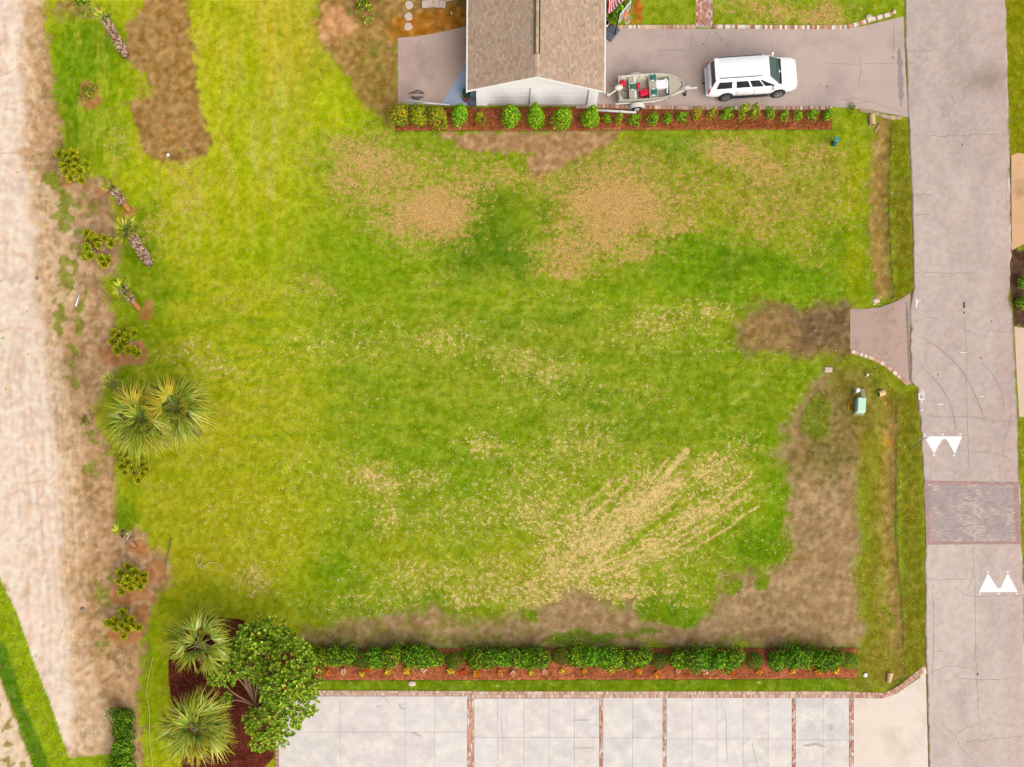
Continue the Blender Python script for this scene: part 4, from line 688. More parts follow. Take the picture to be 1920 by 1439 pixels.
n_ = 15; F = [(i * n_ + k, i * n_ + k + 1, (i + 1) * n_ + k + 1, (i + 1) * n_ + k) for i in range(len(sect) - 1) for k in range(n_ - 1)]
F += [tuple(range(n_))[::-1], tuple(range((len(sect) - 1) * n_, len(sect) * n_))]; F += [((i + 1) * n_, (i + 1) * n_ + n_ - 1, i * n_ + n_ - 1, i * n_) for i in range(len(sect) - 1)]
mb.add(V, F); mb.build('body', m_car, suv, angle=50)
# greenhouse: base ring at belt line, roof ring above
gb = dict(xr=-2.72, xf=1.66, hb=.93, zb=1.13); gt = dict(xr=-2.52, xf=.86, hb=.73, zb=1.84)
xsg = [0, .12, .4, .7, .92, 1.0]
mb = MB(); V = []; rows_ = []
for u in xsg:
    xb = gb['xr'] + (gb['xf'] - gb['xr']) * u; xt = gt['xr'] + (gt['xf'] - gt['xr']) * u
    nar = .93 if u in (0, 1.0) else 1
    V += [(xb, gb['hb'] * nar, gb['zb']), (xt, gt['hb'] * nar + .03, gt['zb'] - .05), (xt, (gt['hb'] - .1) * nar, gt['zb'] + .02), (xt, 0, gt['zb'] + .045), (xt, -(gt['hb'] - .1) * nar, gt['zb'] + .02), (xt, -gt['hb'] * nar - .03, gt['zb'] - .05), (xb, -gb['hb'] * nar, gb['zb'])]
F = [(i * 7 + k, i * 7 + k + 1, (i + 1) * 7 + k + 1, (i + 1) * 7 + k) for i in range(5) for k in range(6)] + [tuple(range(7))[::-1], tuple(range(35, 42))]
mb.add(V, F); mb.build('cabin', m_car, suv, angle=40)
def side_pt(u, v, sg, off=.012):
    xb = gb['xr'] + (gb['xf'] - gb['xr']) * u; xt = gt['xr'] + (gt['xf'] - gt['xr']) * u
    y = gb['hb'] * (1 - v) + (gt['hb'] + .03) * v; z = gb['zb'] * (1 - v) + (gt['zb'] - .05) * v
    return Vector((xb * (1 - v) + xt * v, sg * (y + off), z + off * .3))
for sg in (-1, 1):
    for u0, u1, v0, v1, tr in ((.06, .30, .14, .86, 0), (.36, .58, .14, .86, 0), (.60, .78, .14, .86, 0), (.79, .955, .14, .86, .12)):
        P = [side_pt(u0 + .01, v0, sg), side_pt(u1, v0, sg), side_pt(u1 - tr, v1, sg), side_pt(u0 + .015, v1, sg)]; Q = [p - Vector((0, sg * .02, 0)) for p in P]
        mb = MB(); mb.add(P + Q, [(0, 1, 2, 3)[::-sg], (0, 4, 5, 1), (1, 5, 6, 2), (2, 6, 7, 3), (3, 7, 4, 0)]); mb.build('side_window', m_glass, suv)
    mb = MB(); mb.tube([(-2.3, sg * .66, 1.9), (-2.25, sg * .66, 1.94), (.3, sg * .66, 1.94), (.36, sg * .66, 1.9)], .025, 6); mb.build('roof_rail', m_black, suv)
    mb = MB(); mb.box((1.28, sg * 1.08, 1.2), (.14, .24, .2), M=Matrix.Rotation(sg * -.25, 4, 'Z')); mb.build('mirror', m_car, suv, bevel=.04)
    for hx in (-.35, .62):
        mb = MB(); mb.box((hx, sg * 1.005, .98), (.24, .05, .045)); mb.build('door_handle', m_car, suv, bevel=.012)
    for dx in (-1.02, .1, 1.22):
        mb = MB(); mb.box((dx, sg * .9985, .78), (.012, .012, .62)); mb.build('door_seam', m_black, suv)
    mb = MB(); mb.box((-2.80, sg * .86, .95), (.12, .13, .36)); mb.build('tail_light', m_redl, suv, bevel=.02)
    mb = MB(); mb.box((2.68, sg * .74, .86), (.22, .26, .15), M=Matrix.Rotation(sg * -.5, 4, 'Z')); mb.build('headlight', m_lamp, suv, bevel=.03)
    mb = MB(); mb.box((-.1, sg * 1.0, .34), (2.3, .12, .06)); mb.build('running_board', m_black, suv)
    for wx_ in (-1.66, 1.72):
        mb = MB(); mb.tube([(wx_, sg * .8, .42), (wx_, sg * 1.004, .42)], .47, 24); mb.build('wheel_arch', m_black, suv)
        wh = MB(); wh.tube([(0, 0, 0), (0, sg * .03, 0), (0, sg * .2, 0), (0, sg * .24, 0)], [.33, .385, .39, .35], 24); wo = wh.build('wheel', m_black, suv, angle=40, loc=(wx_, sg * .80, .39))
        mb = MB(); P = [(0, sg * .02, 0), (0, sg * .06, 0), (0, sg * .22, 0), (0, sg * .262, 0), (0, sg * .262, 0)]; mb.tube(P[:4], [.34, .395, .395, .33], 24); mb.build('tyre', m_tyre, wo, angle=40)
        mb = MB(); mb.tube([(0, sg * .2, 0), (0, sg * .268, 0)], .26, 20)
        mb.build('rim', m_chrome, wo)
        sp = MB()
        for k in range(6): sp.box((math.cos(k * 1.047) * .13, sg * .272, math.sin(k * 1.047) * .13), (.2, .02, .05), M=Matrix.Rotation(-k * 1.047, 4, 'Y'))
        sp.build('spokes', m_chrome, wo)
        mb = MB(); mb.tube([(0, sg * .262, 0), (0, sg * .27, 0)], .235, 20); mb.build('rim_gap', m_black, wo)
# front and rear glass
def quadpanel(P, name, mat, off):
    P = [Vector(p) for p in P]; nrm = (P[1] - P[0]).cross(P[2] - P[0]).normalized(); mb = MB(); T = [p + nrm * off for p in P]; B = [p - nrm * .01 for p in P]
    mb.add(T + B, [(0, 1, 2, 3), (1, 0, 4, 5), (2, 1, 5, 6), (3, 2, 6, 7), (0, 3, 7, 4)]); return mb.build(name, mat, suv)
wf_ = [(gb['xf'] + .0 - .04, -.80, gb['zb'] + .06), (gb['xf'] - .04, .80, gb['zb'] + .06), (gt['xf'] + .06, .63, gt['zb'] - .045), (gt['xf'] + .06, -.63, gt['zb'] - .045)]
quadpanel(wf_, 'windshield', m_wind, .022)
mb = MB(); mb.box((1.72, 0, 1.165), (.14, 1.6, .03)); mb.build('wiper_cowl', m_black, suv)
quadpanel([(gb['xr'] + .06, .76, 1.26), (gb['xr'] + .06, -.76, 1.26), (gt['xr'] - .0, -.62, 1.8), (gt['xr'] - .0, .62, 1.8)], 'rear_window', m_glass, .03)
mb = MB(); mb.box((-2.46, 0, 1.86), (.26, 1.3, .05)); mb.build('rear_spoiler', m_car, suv, bevel=.02)
mb = MB(); mb.box((2.83, 0, .74), (.09, 1.0, .3)); mb.build('grille', m_chrome, suv, bevel=.03)
mb = MB(); mb.box((2.80, 0, .46), (.16, 1.5, .16)); mb.build('front_bumper', m_car, suv, bevel=.05)
mb = MB(); mb.box((-2.86, 0, .52), (.16, 1.75, .2)); mb.build('rear_bumper', m_car, suv, bevel=.05)
mb = MB(); mb.box((-2.96, 0, .42), (.22, .07, .07)); mb.build('tow_hitch', m_black, suv)

# ------------------------------------------------------------------ boat on its trailer
m_hull = surf('grey_green_aluminium', A(196, 188, 168), rough=.5, spec=.4, var=.06, fine=.05)
m_deck = surf('bare_boat_floor', A(172, 154, 140), rough=.7, spec=.3, var=.1, fine=.08)
m_bench = surf('grey_bench', A(190, 182, 164), rough=.6, spec=.3, var=.06, fine=.05)
m_galv = surf('galvanised_steel', A(236, 228, 218), rough=.5, spec=.4, var=.05, fine=.05)
m_seat = surf('green_vinyl', A(46, 124, 106), rough=.5, spec=.4, var=.08, fine=.06)
m_whitep = surf('white_plastic', A(255, 255, 255), rough=.5, spec=.4, var=.02, fine=.02)
m_redp = surf('red_plastic', A(240, 30, 62), rough=.4, spec=.4, var=.06, fine=.04)
m_cowl = surf('cream_motor_cowl', A(232, 224, 204), rough=.4, spec=.4, var=.05, fine=.04)
bs = W(1159, 166, .95); bb = W(1281, 158, .95); bh = math.atan2(bb.y - bs.y, bb.x - bs.x); BL = (bb - bs).length; bm = (bs + bb) / 2
boat = thing('boat', 'open flat grey aluminium fishing boat sitting on the trailer', 'boat', (bm.x, bm.y, .014), bh)
hb, zg, zf = .44, .95, .56; L2 = BL / 2
stn = [(-1, .80, .64), (-.5, .83, .67), (0, .83, .67), (.4, .79, .6), (.62, .68, .5), (.8, .52, .34), (.94, .32, .18), (1.0, .16, .1)]
mb = MB(); V = []
for u, wt, wb in stn:
    x_ = u * L2; rk = max(0, u - .5) * .35
    half = [(x_, 0, hb + rk * .8), (x_, wb, hb + rk), (x_, wt, zg + rk * .15), (x_, wt - .05, zg + .012 + rk * .15), (x_ - (.05 if u == 1 else 0) + (.05 if u == -1 else 0), max(wt - .09, .02), zg - .03 + rk * .15), (x_, max(wb - .06, .015), zf + rk * .5), (x_, 0, zf + rk * .5)]
    V += half + [(p[0], -p[1], p[2]) for p in half]
F = []
for i in range(len(stn) - 1):
    for k in range(6): F += [(i * 14 + k, (i + 1) * 14 + k, (i + 1) * 14 + k + 1, i * 14 + k + 1), (i * 14 + 7 + k, i * 14 + 8 + k, (i + 1) * 14 + 8 + k, (i + 1) * 14 + 7 + k)]
for o_ in (0, (len(stn) - 1) * 14):
    F += [(o_ + 0, o_ + 1, o_ + 2, o_ + 3, o_ + 4, o_ + 5, o_ + 6), (o_ + 7, o_ + 13, o_ + 12, o_ + 11, o_ + 10, o_ + 9, o_ + 8)]
mb.add(V, F); mb.build('hull', m_hull, boat, angle=30)
mb = MB(); mb.prism([(-L2 * .97, -.57), (L2 * .42, -.5), (L2 * .42, .5), (-L2 * .97, .57)], zf, zf + .015); fl = mb.build('floor', m_deck, boat)
for k in range(-3, 4):
    mb = MB(); mb.box((-.5, k * .16, zf + .022), (2.6, .018, .012)); mb.build('floor_rib', m_bench, fl)
for k in range(6):
    for sg in (-1, 1):
        mb = MB(); mb.box((-1.5 + k * .42, sg * .7, .76), (.03, .06, .3)); mb.build('side_rib', m_bench, boat)
mb = MB(); mb.prism([(L2 * .56, -.62), (L2 * .62, -.57), (L2 * .8, -.4), (L2 * .92, -.19), (L2 * .96, 0), (L2 * .92, .19), (L2 * .8, .4), (L2 * .62, .57), (L2 * .56, .62)], zg - .06, zg - .02); mb.build('bow_deck', m_hull, boat, bevel=.008)
for bx_, bw, nm in ((-L2 * .56, .46, 1), (.18, .56, 0)):
    mb = MB(); mb.box((bx_, 0, .74), (bw, 1.46, .3)); b_ = mb.build('bench', m_bench, boat, bevel=.015)
    if nm: mb = MB(); mb.box((bx_ + bw / 2 - .05, 0, .895), (.09, 1.44, .012)); mb.build('white_strip', m_whitep, b_)
mb = MB(); mb.box((-L2 + .05, 0, .82), (.05, 1.3, .34)); mb.build('transom', m_hull, boat)
for sg in (-1, 1):
    mb = MB(); mb.prism([(-L2 + .02, sg * .3), (-L2 + .02, sg * .77), (-L2 + .32, sg * .77)], zg - .01, zg + .018); mb.build('corner_gusset', m_hull, boat)
for sx_, sy in ((-L2 * .56 + .06, .02), (.2, .52), (.22, -.42)):
    s_ = MB(); s_.box((sx_, sy, .94), (.36, .4, .07)); so = s_.build('folding_seat', m_seat, boat, bevel=.03)
    mb = MB(); mb.box((sx_ + .02, sy, .985), (.3, .36, .035)); mb.build('seat_back', m_seat, so, bevel=.02)
    for sg in (-1, 1):
        mb = MB(); mb.box((sx_ - .08, sy + sg * .2, 1.0), (.2, .05, .03)); mb.build('hinge', m_whitep, so)
mot = thing('outboard_motor', 'cream outboard motor clamped on the boat stern', 'motor', boat.matrix_basis @ Vector((-L2, -.02, 0)) + Vector((0, 0, .4)), bh)
mb = MB(); mb.lathe([(.08, .62), (.15, .64), (.18, .72), (.17, .84), (.1, .92), (.02, .94)], 16); o_ = mb.build('cowl', m_cowl, mot, smooth=True); o_.scale = (1.5, 1, 1); o_.location = (.0, -.05, -.02)
mb = MB(); mb.tube([(-.05, -.05, .6), (-.3, -.12, .42), (-.55, -.2, .26), (-.62, -.22, .2)], [.07, .06, .055, .07], 10); mb.build('shaft', m_cowl, mot, smooth=True)
mb = MB(); mb.box((-.6, -.2, .3), (.2, .16, .02)); mb.build('cavitation_plate', m_cowl, mot)
mb = MB()
for k in range(3): mb.box((-.72, -.23 + math.cos(k * 2.09) * .07, .2 + math.sin(k * 2.09) * .07), (.02, .13, .06), M=Matrix.Rotation(k * 2.09, 4, 'X'))
mb.build('propeller', m_black, mot)
mb = MB(); mb.box((.08, -.02, .48), (.12, .2, .2)); mb.build('clamp_bracket', m_black, mot)
mb = MB(); mb.tube([(.1, -.05, .62), (.4, -.2, .6), (.55, -.25, .6)], .025, 8); mb.build('tiller', m_black, mot)
def inboat(x_, y_, z_): return boat.matrix_basis @ Vector((x_, y_, z_))
def gascan(x_, y_, z_, d, rz, label):
    t = thing('fuel_can', label, 'fuel can', inboat(x_, y_, z_), bh + rz, None)
    mb = MB(); mb.box((0, 0, d[2] / 2), d, taper=.86); mb.build('body', m_redp, t, bevel=.03)
    mb = MB(); mb.tube([(d[0] * .3, 0, d[2]), (d[0] * .3, 0, d[2] + .05)], .035, 10); mb.build('cap', m_black if d[0] < .3 else m_redp, t)
    mb = MB(); mb.tube([(-d[0] * .3, 0, d[2] - .01), (-d[0] * .25, 0, d[2] + .06), (d[0] * .1, 0, d[2] + .06), (d[0] * .15, 0, d[2] - .01)], .016, 6); mb.build('handle', m_redp, t); return t
gascan(-L2 + .32, .42, zf + .02, (.4, .32, .26), .1, 'red fuel can at the boat stern corner beside motor')
gascan(-.78, .18, zf + .02, (.24, .26, .3), .5, 'small red fuel can behind the stern bench of boat')
t = gascan(-.42, -.26, zf + .02, (.62, .44, .2), .25, 'largest red fuel tank lying mid floor of the boat')
mb = MB(); mb.tube([(.1, .1, .24), (.3, -.08, .22), (.42, -.16, .1)], .03, 8); mb.build('spout', m_redp, t)
cu = thing('cooler', 'white flat cooler box on the boat floor before the bow deck', 'cooler', inboat(.74, .14, zf + .06), bh)
mb = MB(); mb.box((0, 0, .12), (.74, .48, .24)); mb.build('body', m_whitep, cu, bevel=.03); mb = MB(); mb.box((0, 0, .262), (.76, .5, .04)); mb.build('lid', m_whitep, cu, bevel=.015)
fe = MB(); fe.tube([tuple(inboat(*p)) for p in [(.9, .42, .86), (1.0, .4, .9), (1.08, .28, .9), (1.08, .05, .86), (1.07, -.2, .8), (1.07, -.42, .74)]], .065, 10)
tag(fe.build('boat_fender', m_whitep, None, smooth=True), 'white bent tube fender lying behind the bow deck of boat', 'fender')
bk = MB(); bk.tube([tuple(inboat(*p)) for p in [(-.62, -.62, .6), (-.3, -.5, .62), (0, -.56, .6)]], .045, 8); tag(bk.build('tackle_bag', m_black, None, smooth=True), 'small black roll lying beside the large red fuel tank', 'bag')
tr = thing('boat_trailer', 'galvanised single axle boat trailer under the grey boat', 'trailer', (bm.x, bm.y, .014), bh)
for sg in (-1, 1):
    mb = MB(); mb.tube([(-L2 - .15, sg * .66, .36), (.2, sg * .66, .36), (.75, sg * .58, .37), (L2 + .1, sg * .1, .4), (L2 + .2, sg * .04, .4)], .045, 6); mb.build('frame_rail', m_galv, tr)
    mb = MB(); mb.box((-.2, sg * .35, .415), (2.6, .14, .04)); mb.build('bunk_board', m_bench, tr)
    wh = MB(); wh.tube([(0, -.07, 0), (0, .07, 0)], .2, 20); wo = wh.build('wheel', m_tyre, tr, loc=(-.85, sg * .98, .29))
    mb = MB(); mb.tube([(0, -.09, 0), (0, -.06, 0), (0, .06, 0), (0, .09, 0)], [.25, .285, .285, .25], 22); mb.build('tyre', m_tyre, wo, angle=40)
    mb = MB(); mb.tube([(0, -.1, 0), (0, .1, 0)], .15, 18); mb.build('rim', m_galv, wo); mb = MB(); mb.tube([(0, -.11, 0), (0, .11, 0)], .05, 10); mb.build('hub', m_black, wo)
    mb = MB(); pr = [(-.5, .26), (-.42, .42), (-.28, .52), (-.1, .57), (.1, .57), (.28, .52), (.42, .42), (.5, .26)]; V = []
    for px_, pz in pr: V += [(px_ - .85, sg * .82, pz + .1), (px_ - .85, sg * 1.1, pz + .1), (px_ - .85, sg * 1.1, pz + .07), (px_ - .85, sg * .82, pz + .07)]
    F = []
    for i in range(7):
        for k in range(4): F.append((i * 4 + k, i * 4 + (k + 1) % 4, (i + 1) * 4 + (k + 1) % 4, (i + 1) * 4 + k))
    mb.add(V, F + [(0, 3, 2, 1), (28, 29, 30, 31)]); mb.build('mudguard', m_galv, tr, angle=50)
for cx_ in (-1.7, -.85, .1, 1.0):
    mb = MB(); mb.box((cx_, 0, .33), (.07, 1.3 if cx_ < .9 else 1.0, .06)); mb.build('cross_member', m_galv, tr)
mb = MB(); mb.tube([(-.85, -.98, .29), (-.85, .98, .29)], .03, 8); mb.build('axle', m_black, tr)
mb = MB(); mb.box((L2 + .45, 0, .42), (.7, .09, .09)); mb.build('tongue', m_galv, tr); mb = MB(); mb.box((L2 + .35, 0, .49), (.34, .22, .04), M=Matrix.Rotation(.1, 4, 'Z')); mb.build('winch_plate', m_galv, tr)
mb = MB(); mb.tube([(L2 + .78, 0, .44), (L2 + .98, 0, .46)], [.05, .07], 8); mb.build('coupler', m_galv, tr)
mb = MB(); mb.tube([(L2 + .25, -.2, .6), (L2 + .25, -.2, .2)], .03, 8); jk = mb.build('jack_post', m_black, tr); mb = MB(); mb.tube([(L2 + .25, -.25, .1), (L2 + .25, -.15, .1)], .1, 12); mb.build('jack_wheel', m_tyre, jk)
mb = MB(); mb.tube([(L2 - .1, 0, .42), (L2 + .02, 0, 1.0)], .035, 8); mb.build('winch_post', m_galv, tr)

# ------------------------------------------------------------------ basketball hoop, flag
bp = W(1146, 63)
hoop = thing('basketball_hoop', 'portable basketball hoop with dark base at the house corner', 'basketball hoop', (bp.x, bp.y, .014), R(-38))
m_dkgrey = surf('dark_grey_plastic', A(92, 94, 104), rough=.5, spec=.4, var=.05, fine=.05); m_orange = surf('orange_rim', A(250, 110, 80), rough=.4, spec=.4); m_net = surf('white_net', A(255, 240, 232), rough=.9)
m_board = surf('backboard_sheet', A(150, 150, 140), rough=.2, spec=.5, var=.04, fine=.03)
mb = MB(); mb.add([(-.34, -.52, .0), (.36, -.52, 0), (.36, .52, 0), (-.34, .52, 0), (-.3, -.3, .22), (.3, -.46, .14), (.3, .46, .14), (-.3, .3, .22)], [(3, 2, 1, 0), (4, 5, 6, 7), (0, 1, 5, 4), (1, 2, 6, 5), (2, 3, 7, 6), (3, 0, 4, 7)]); mb.build('base', m_dkgrey, hoop, bevel=.04)
mb = MB(); mb.tube([(.28, 0, .14), (.3, 0, 1.6), (.34, 0, 2.5)], .045, 10); mb.build('pole', m_black, hoop)
for sy in (-.12, .12):
    mb = MB(); mb.tube([(.33, sy, 2.3), (.62, sy, 2.65)], .022, 6); mb.build('arm', m_black, hoop)
bd = MB(); bd.box((.66, 0, 2.72), (.03, 1.12, .74)); bo = bd.build('backboard', m_board, hoop)
for y0, z0, dy, dz in ((0, 2.33, 1.12, .05), (0, 3.11, 1.12, .05), (-.54, 2.72, .05, .74), (.54, 2.72, .05, .74), (-.2, 2.72, .04, .74), (.2, 2.72, .04, .74)):
    mb = MB(); mb.box((.668, y0, z0), (.04, dy, dz)); mb.build('white_border', m_whitep, bo)
mb = MB(); mb.box((.69, 0, 2.5), (.02, .4, .3)); mb.build('target_square', m_orange, bo)
mb = MB(); mb.tube([(.95 + .23 * math.cos(k), .23 * math.sin(k), 2.44) for k in np.linspace(0, 6.2832, 21)], .022, 6, cap=False); ri = mb.build('rim', m_orange, hoop)
mb = MB()
for k in range(14):
    for q_ in (1, -1):
        a0 = k * .4488; P = [(.95 + r_ * math.cos(a0 + q_ * t_ * .45), r_ * math.sin(a0 + q_ * t_ * .45), 2.43 - .45 * t_) for t_, r_ in ((0, .22), (.35, .17), (.7, .14), (1, .13))]; mb.tube(P, .008, 4, cap=False)
mb.build('net', m_net, hoop)
def flagmat():
    m, t, b = nodes('striped_flag_cloth'); L = t.links.new; uv = N(t, 'ShaderNodeAttribute', attribute_name='Col'); sp = N(t, 'ShaderNodeSeparateColor'); L(uv.outputs['Color'], sp.inputs[0])
    s_ = mathn(t, 'GREATER_THAN', mathn(t, 'FRACT', mathn(t, 'MULTIPLY', sp.outputs[1], 6.5)), .5)
    mx = N(t, 'ShaderNodeMix', data_type='RGBA'); L(s_, mx.inputs[0]); mx.inputs[6].default_value = (*A(214, 40, 60), 1); mx.inputs[7].default_value = (*A(250, 240, 246), 1)
    ct = mathn(t, 'MULTIPLY', mathn(t, 'LESS_THAN', sp.outputs[0], .4), mathn(t, 'GREATER_THAN', sp.outputs[1], .4615))
    fu = mathn(t, 'SUBTRACT', mathn(t, 'FRACT', mathn(t, 'MULTIPLY', sp.outputs[0], 15)), .5); fv = mathn(t, 'SUBTRACT', mathn(t, 'FRACT', mathn(t, 'MULTIPLY', sp.outputs[1], 13)), .5)
    star = mathn(t, 'LESS_THAN', mathn(t, 'ADD', mathn(t, 'MULTIPLY', fu, fu), mathn(t, 'MULTIPLY', fv, fv)), .06)
    m3 = N(t, 'ShaderNodeMix', data_type='RGBA'); L(star, m3.inputs[0]); m3.inputs[6].default_value = (*A(50, 70, 140), 1); m3.inputs[7].default_value = (*A(245, 245, 250), 1)
    m2 = N(t, 'ShaderNodeMix', data_type='RGBA'); L(ct, m2.inputs[0]); L(mx.outputs[2], m2.inputs[6]); L(m3.outputs[2], m2.inputs[7]); L(m2.outputs[2], b.inputs['Base Color']); b.inputs['Roughness'].default_value = .9; b.inputs['Specular IOR Level'].default_value = .1
    return m
fp = W(1134, -4, 2.3); flag = thing('flag', 'red white and blue striped flag on the house corner by hoop', 'flag', fp)
mb = MB(); mb.tube([(0, 0, 0), (1.0, .5, .75)], .015, 8); mb.build('pole', m_whitep, flag)
V = []; cu_ = []; F = []; nu, nv = 14, 10          # hoist along the pole, fly hanging down
for i in range(nu):
    for j in range(nv):
        u, v = i / (nu - 1), j / (nv - 1); h0 = Vector((.1 + .85 * v, .05 + .42 * v, .07 + .64 * v)); dn = Vector((.24 * u + .1 * math.sin(5 * u + 2 * v) * u, -.72 * u, -.62 * u + .1 * math.sin(6 * v + 3 * u) * u))
        V.append(h0 + dn); cu_.append((u, v, 0))
F = [(i * nv + j, (i + 1) * nv + j, (i + 1) * nv + j + 1, i * nv + j + 1) for i in range(nu - 1) for j in range(nv - 1)]
mb = MB(); mb.add(V, F, cu_); mb.build('cloth', flagmat(), flag, smooth=True)

# ------------------------------------------------------------------ plants
m_leaf = leafmat('shrub_leaf', .35, .6, .12); FOL = np.array([1.45, 1.25, .85])
m_wood = surf('brown_bark', A(128, 98, 70), rough=.95, spec=.1, var=.15, sc1=5, fine=.2, sc2=40, bump=.01)
def leaves(P, Nn, size, cols, rs, tilt=.6, narrow=.5, fold=.15):
    """one folded leaf (4 triangles as 2 quads) at each point P facing roughly Nn"""
    n = len(P); r = rs.randn(n, 3) * tilt + Nn; r /= np.linalg.norm(r, axis=1)[:, None] + 1e-9
    t = np.cross(r, rs.randn(n, 3)); t /= np.linalg.norm(t, axis=1)[:, None] + 1e-9; b = np.cross(r, t)
    s = (size * rs.uniform(.65, 1.3, n))[:, None]; w_ = s * narrow
    base = P - t * s * .5; tip = P + t * s * .5; l = P + b * w_ * .5 + r * s * fold; rr = P - b * w_ * .5 + r * s * fold
    V = np.stack([base, l, tip, rr], 1).reshape(-1, 3); i = np.arange(n) * 4
    F = np.concatenate([np.stack([i, i + 2, i + 1], -1), np.stack([i, i + 3, i + 2], -1)])
    return V, F, np.repeat(cols, 4, 0)
def palette(cols, n, rs, jit=14, w_=None):
    c = np.array(cols, float)[rs.choice(len(cols), n, p=w_)]; return np.minimum(lin(np.clip(c * rs.uniform(.82, 1.2, (n, 1)) + rs.uniform(-jit, jit, (n, 3)), 4, 250)) / GAIN * FOL, .8)
def shrub_mesh(name, h, rad, n, size, cols, seed, lump=.2, taper=0.0, narrow=.5, shell=.35):
    """leafy shrub standing on z=0; unit radius in metres, uneven outline, gaps"""
    rs = np.random.RandomState(seed); d = rs.randn(n, 3); d /= np.linalg.norm(d, axis=1)[:, None]; d[:, 2] = np.where(d[:, 2] < -.75, -d[:, 2], d[:, 2])
    k = rs.randn(9, 3); k /= np.linalg.norm(k, axis=1)[:, None]; bump_ = (np.maximum(0, d @ k.T) ** 6 * rs.uniform(.4, 1.4, 9)).sum(1)
    rr = (1 - shell * rs.rand(n) ** 1.6) * (1 - lump * .5 + lump * bump_)
    P = d * rr[:, None]; zz = (P[:, 2] + 1) / 2; P[:, 0] *= rad * (1 - taper * zz); P[:, 1] *= rad * (1 - taper * zz); P[:, 2] = np.maximum(zz * h, .03)
    V, F, c = leaves(P, d + [0, 0, .35], size, palette(cols, n, rs), rs, .55, narrow)
    return npmesh(name, V, F, m_leaf, c)
def stem_mesh(h, seed, n=5, sp=.25):
    mb = MB(); rng = random.Random(seed)
    for k in range(n):
        a = rng.uniform(0, 6.28); mb.tube([(0, 0, 0), (math.cos(a) * sp * .4, math.sin(a) * sp * .4, h * .4), (math.cos(a) * sp, math.sin(a) * sp, h * .8)], [.025, .018, .008], 5)
    return mb.mesh('stem', m_wood)
GRN = [(92, 148, 20), (120, 170, 26), (150, 190, 40), (72, 122, 18), (168, 196, 56)]; BRT = [(120, 190, 24), (150, 214, 36), (96, 164, 20), (178, 226, 70), (84, 146, 16)]; YLG = [(170, 180, 36), (196, 190, 50), (140, 160, 24), (210, 176, 60), (110, 146, 20)]; DKG = [(62, 112, 24), (84, 136, 30), (48, 92, 20), (110, 156, 44)]
SH = {}
for k in range(3):
    SH['big', k] = (shrub_mesh('foliage', 1.75, .62, 1500, .13, BRT, 20 + k, .22, .25), 1.75)
    SH['yel', k] = (shrub_mesh('foliage', 1.5, .62, 1100, .13, YLG + GRN[:3], 30 + k, .28, .1), 1.5)
    SH['small', k] = (shrub_mesh('foliage', .75, .32, 330, .12, BRT + GRN[:2], 40 + k, .35, .1), .75)
    SH['thin', k] = (shrub_mesh('foliage', 1.1, .3, 260, .12, YLG[:3] + GRN[:2], 50 + k, .4, .2), 1.1)
    SH['hedge', k] = (shrub_mesh('foliage', 1.25, .72, 1500, .165, GRN + BRT[:2] + DKG, 60 + k, .42, 0, .5, .5), 1.25)
    SH['ball', k] = (shrub_mesh('foliage', 1.2, .62, 2400, .075, DKG + GRN[:1], 70 + k, .07, 0, .5, .18), 1.2)
    SH['weed', k] = (shrub_mesh('foliage', .5, .4, 160, .13, GRN + [(170, 150, 60)], 80 + k, .5, 0), .5)
STM = {k: stem_mesh(v[1], i) for i, (k, v) in enumerate(SH.items())}
def shrub(px, py, kd, k, label, cat='shrub', group=None, s=1.0, sz=1.0, z=None, tint=None, name='shrub'):
    p = W(px, py); p.z = gz(px, py) if z is None else z
    t = thing(name, label, cat, p, random.uniform(0, 6.28), group); me, h = SH[kd, k % 3]
    inst(me, 'foliage', t, scale=(s, s, s * sz), color=tint or (1, 1, 1)); inst(STM[kd, k % 3], 'stem', t, scale=(s, s, s * sz)); return t
def tn(): return (random.uniform(.88, 1.1), random.uniform(.92, 1.06), random.uniform(.8, 1.1))
# bed beside the house: nine large shrubs then a line of small young ones
row = [(750, 228, 'yel', 1.05), (786, 231, 'yel', 1), (822, 233, 'yel', 1.05), (861, 230, 'big', .95), (900, 231, 'thin', 1.1), (957, 232, 'big', 1.05), (1003, 235, 'big', 1.04), (1055, 237, 'big', 1.05), (1104, 236, 'big', 1.02),
       (1136, 228, 'small', .85), (1158, 230, 'thin', .95), (1187, 231, 'small', 1.1), (1223, 229, 'small', 1.05), (1250, 228, 'small', .9), (1276, 225, 'small', 1.02), (1303, 226, 'thin', 1.0), (1331, 222, 'thin', .95), (1359, 220, 'small', 1.12), (1388, 221, 'thin', 1.15), (1409, 220, 'thin', 1.2), (1440, 220, 'small', .95), (1467, 222, 'small', .95), (1494, 222, 'small', .9), (1520, 221, 'small', 1.0), (1549, 222, 'small', 1.0)]
desc = {'yel': 'yellow-green bushy shrub', 'big': 'tall bright green shrub', 'thin': 'thin yellowish young shrub', 'small': 'small green young shrub'}
for i, (x, y, kd, s) in enumerate(row): shrub(x, y, kd, i, f'{desc[kd]}, {ordinal(i)} from the left in the mulch bed by the house', group='shrubs in the bed beside the house', s=s, z=.03, tint=tn())
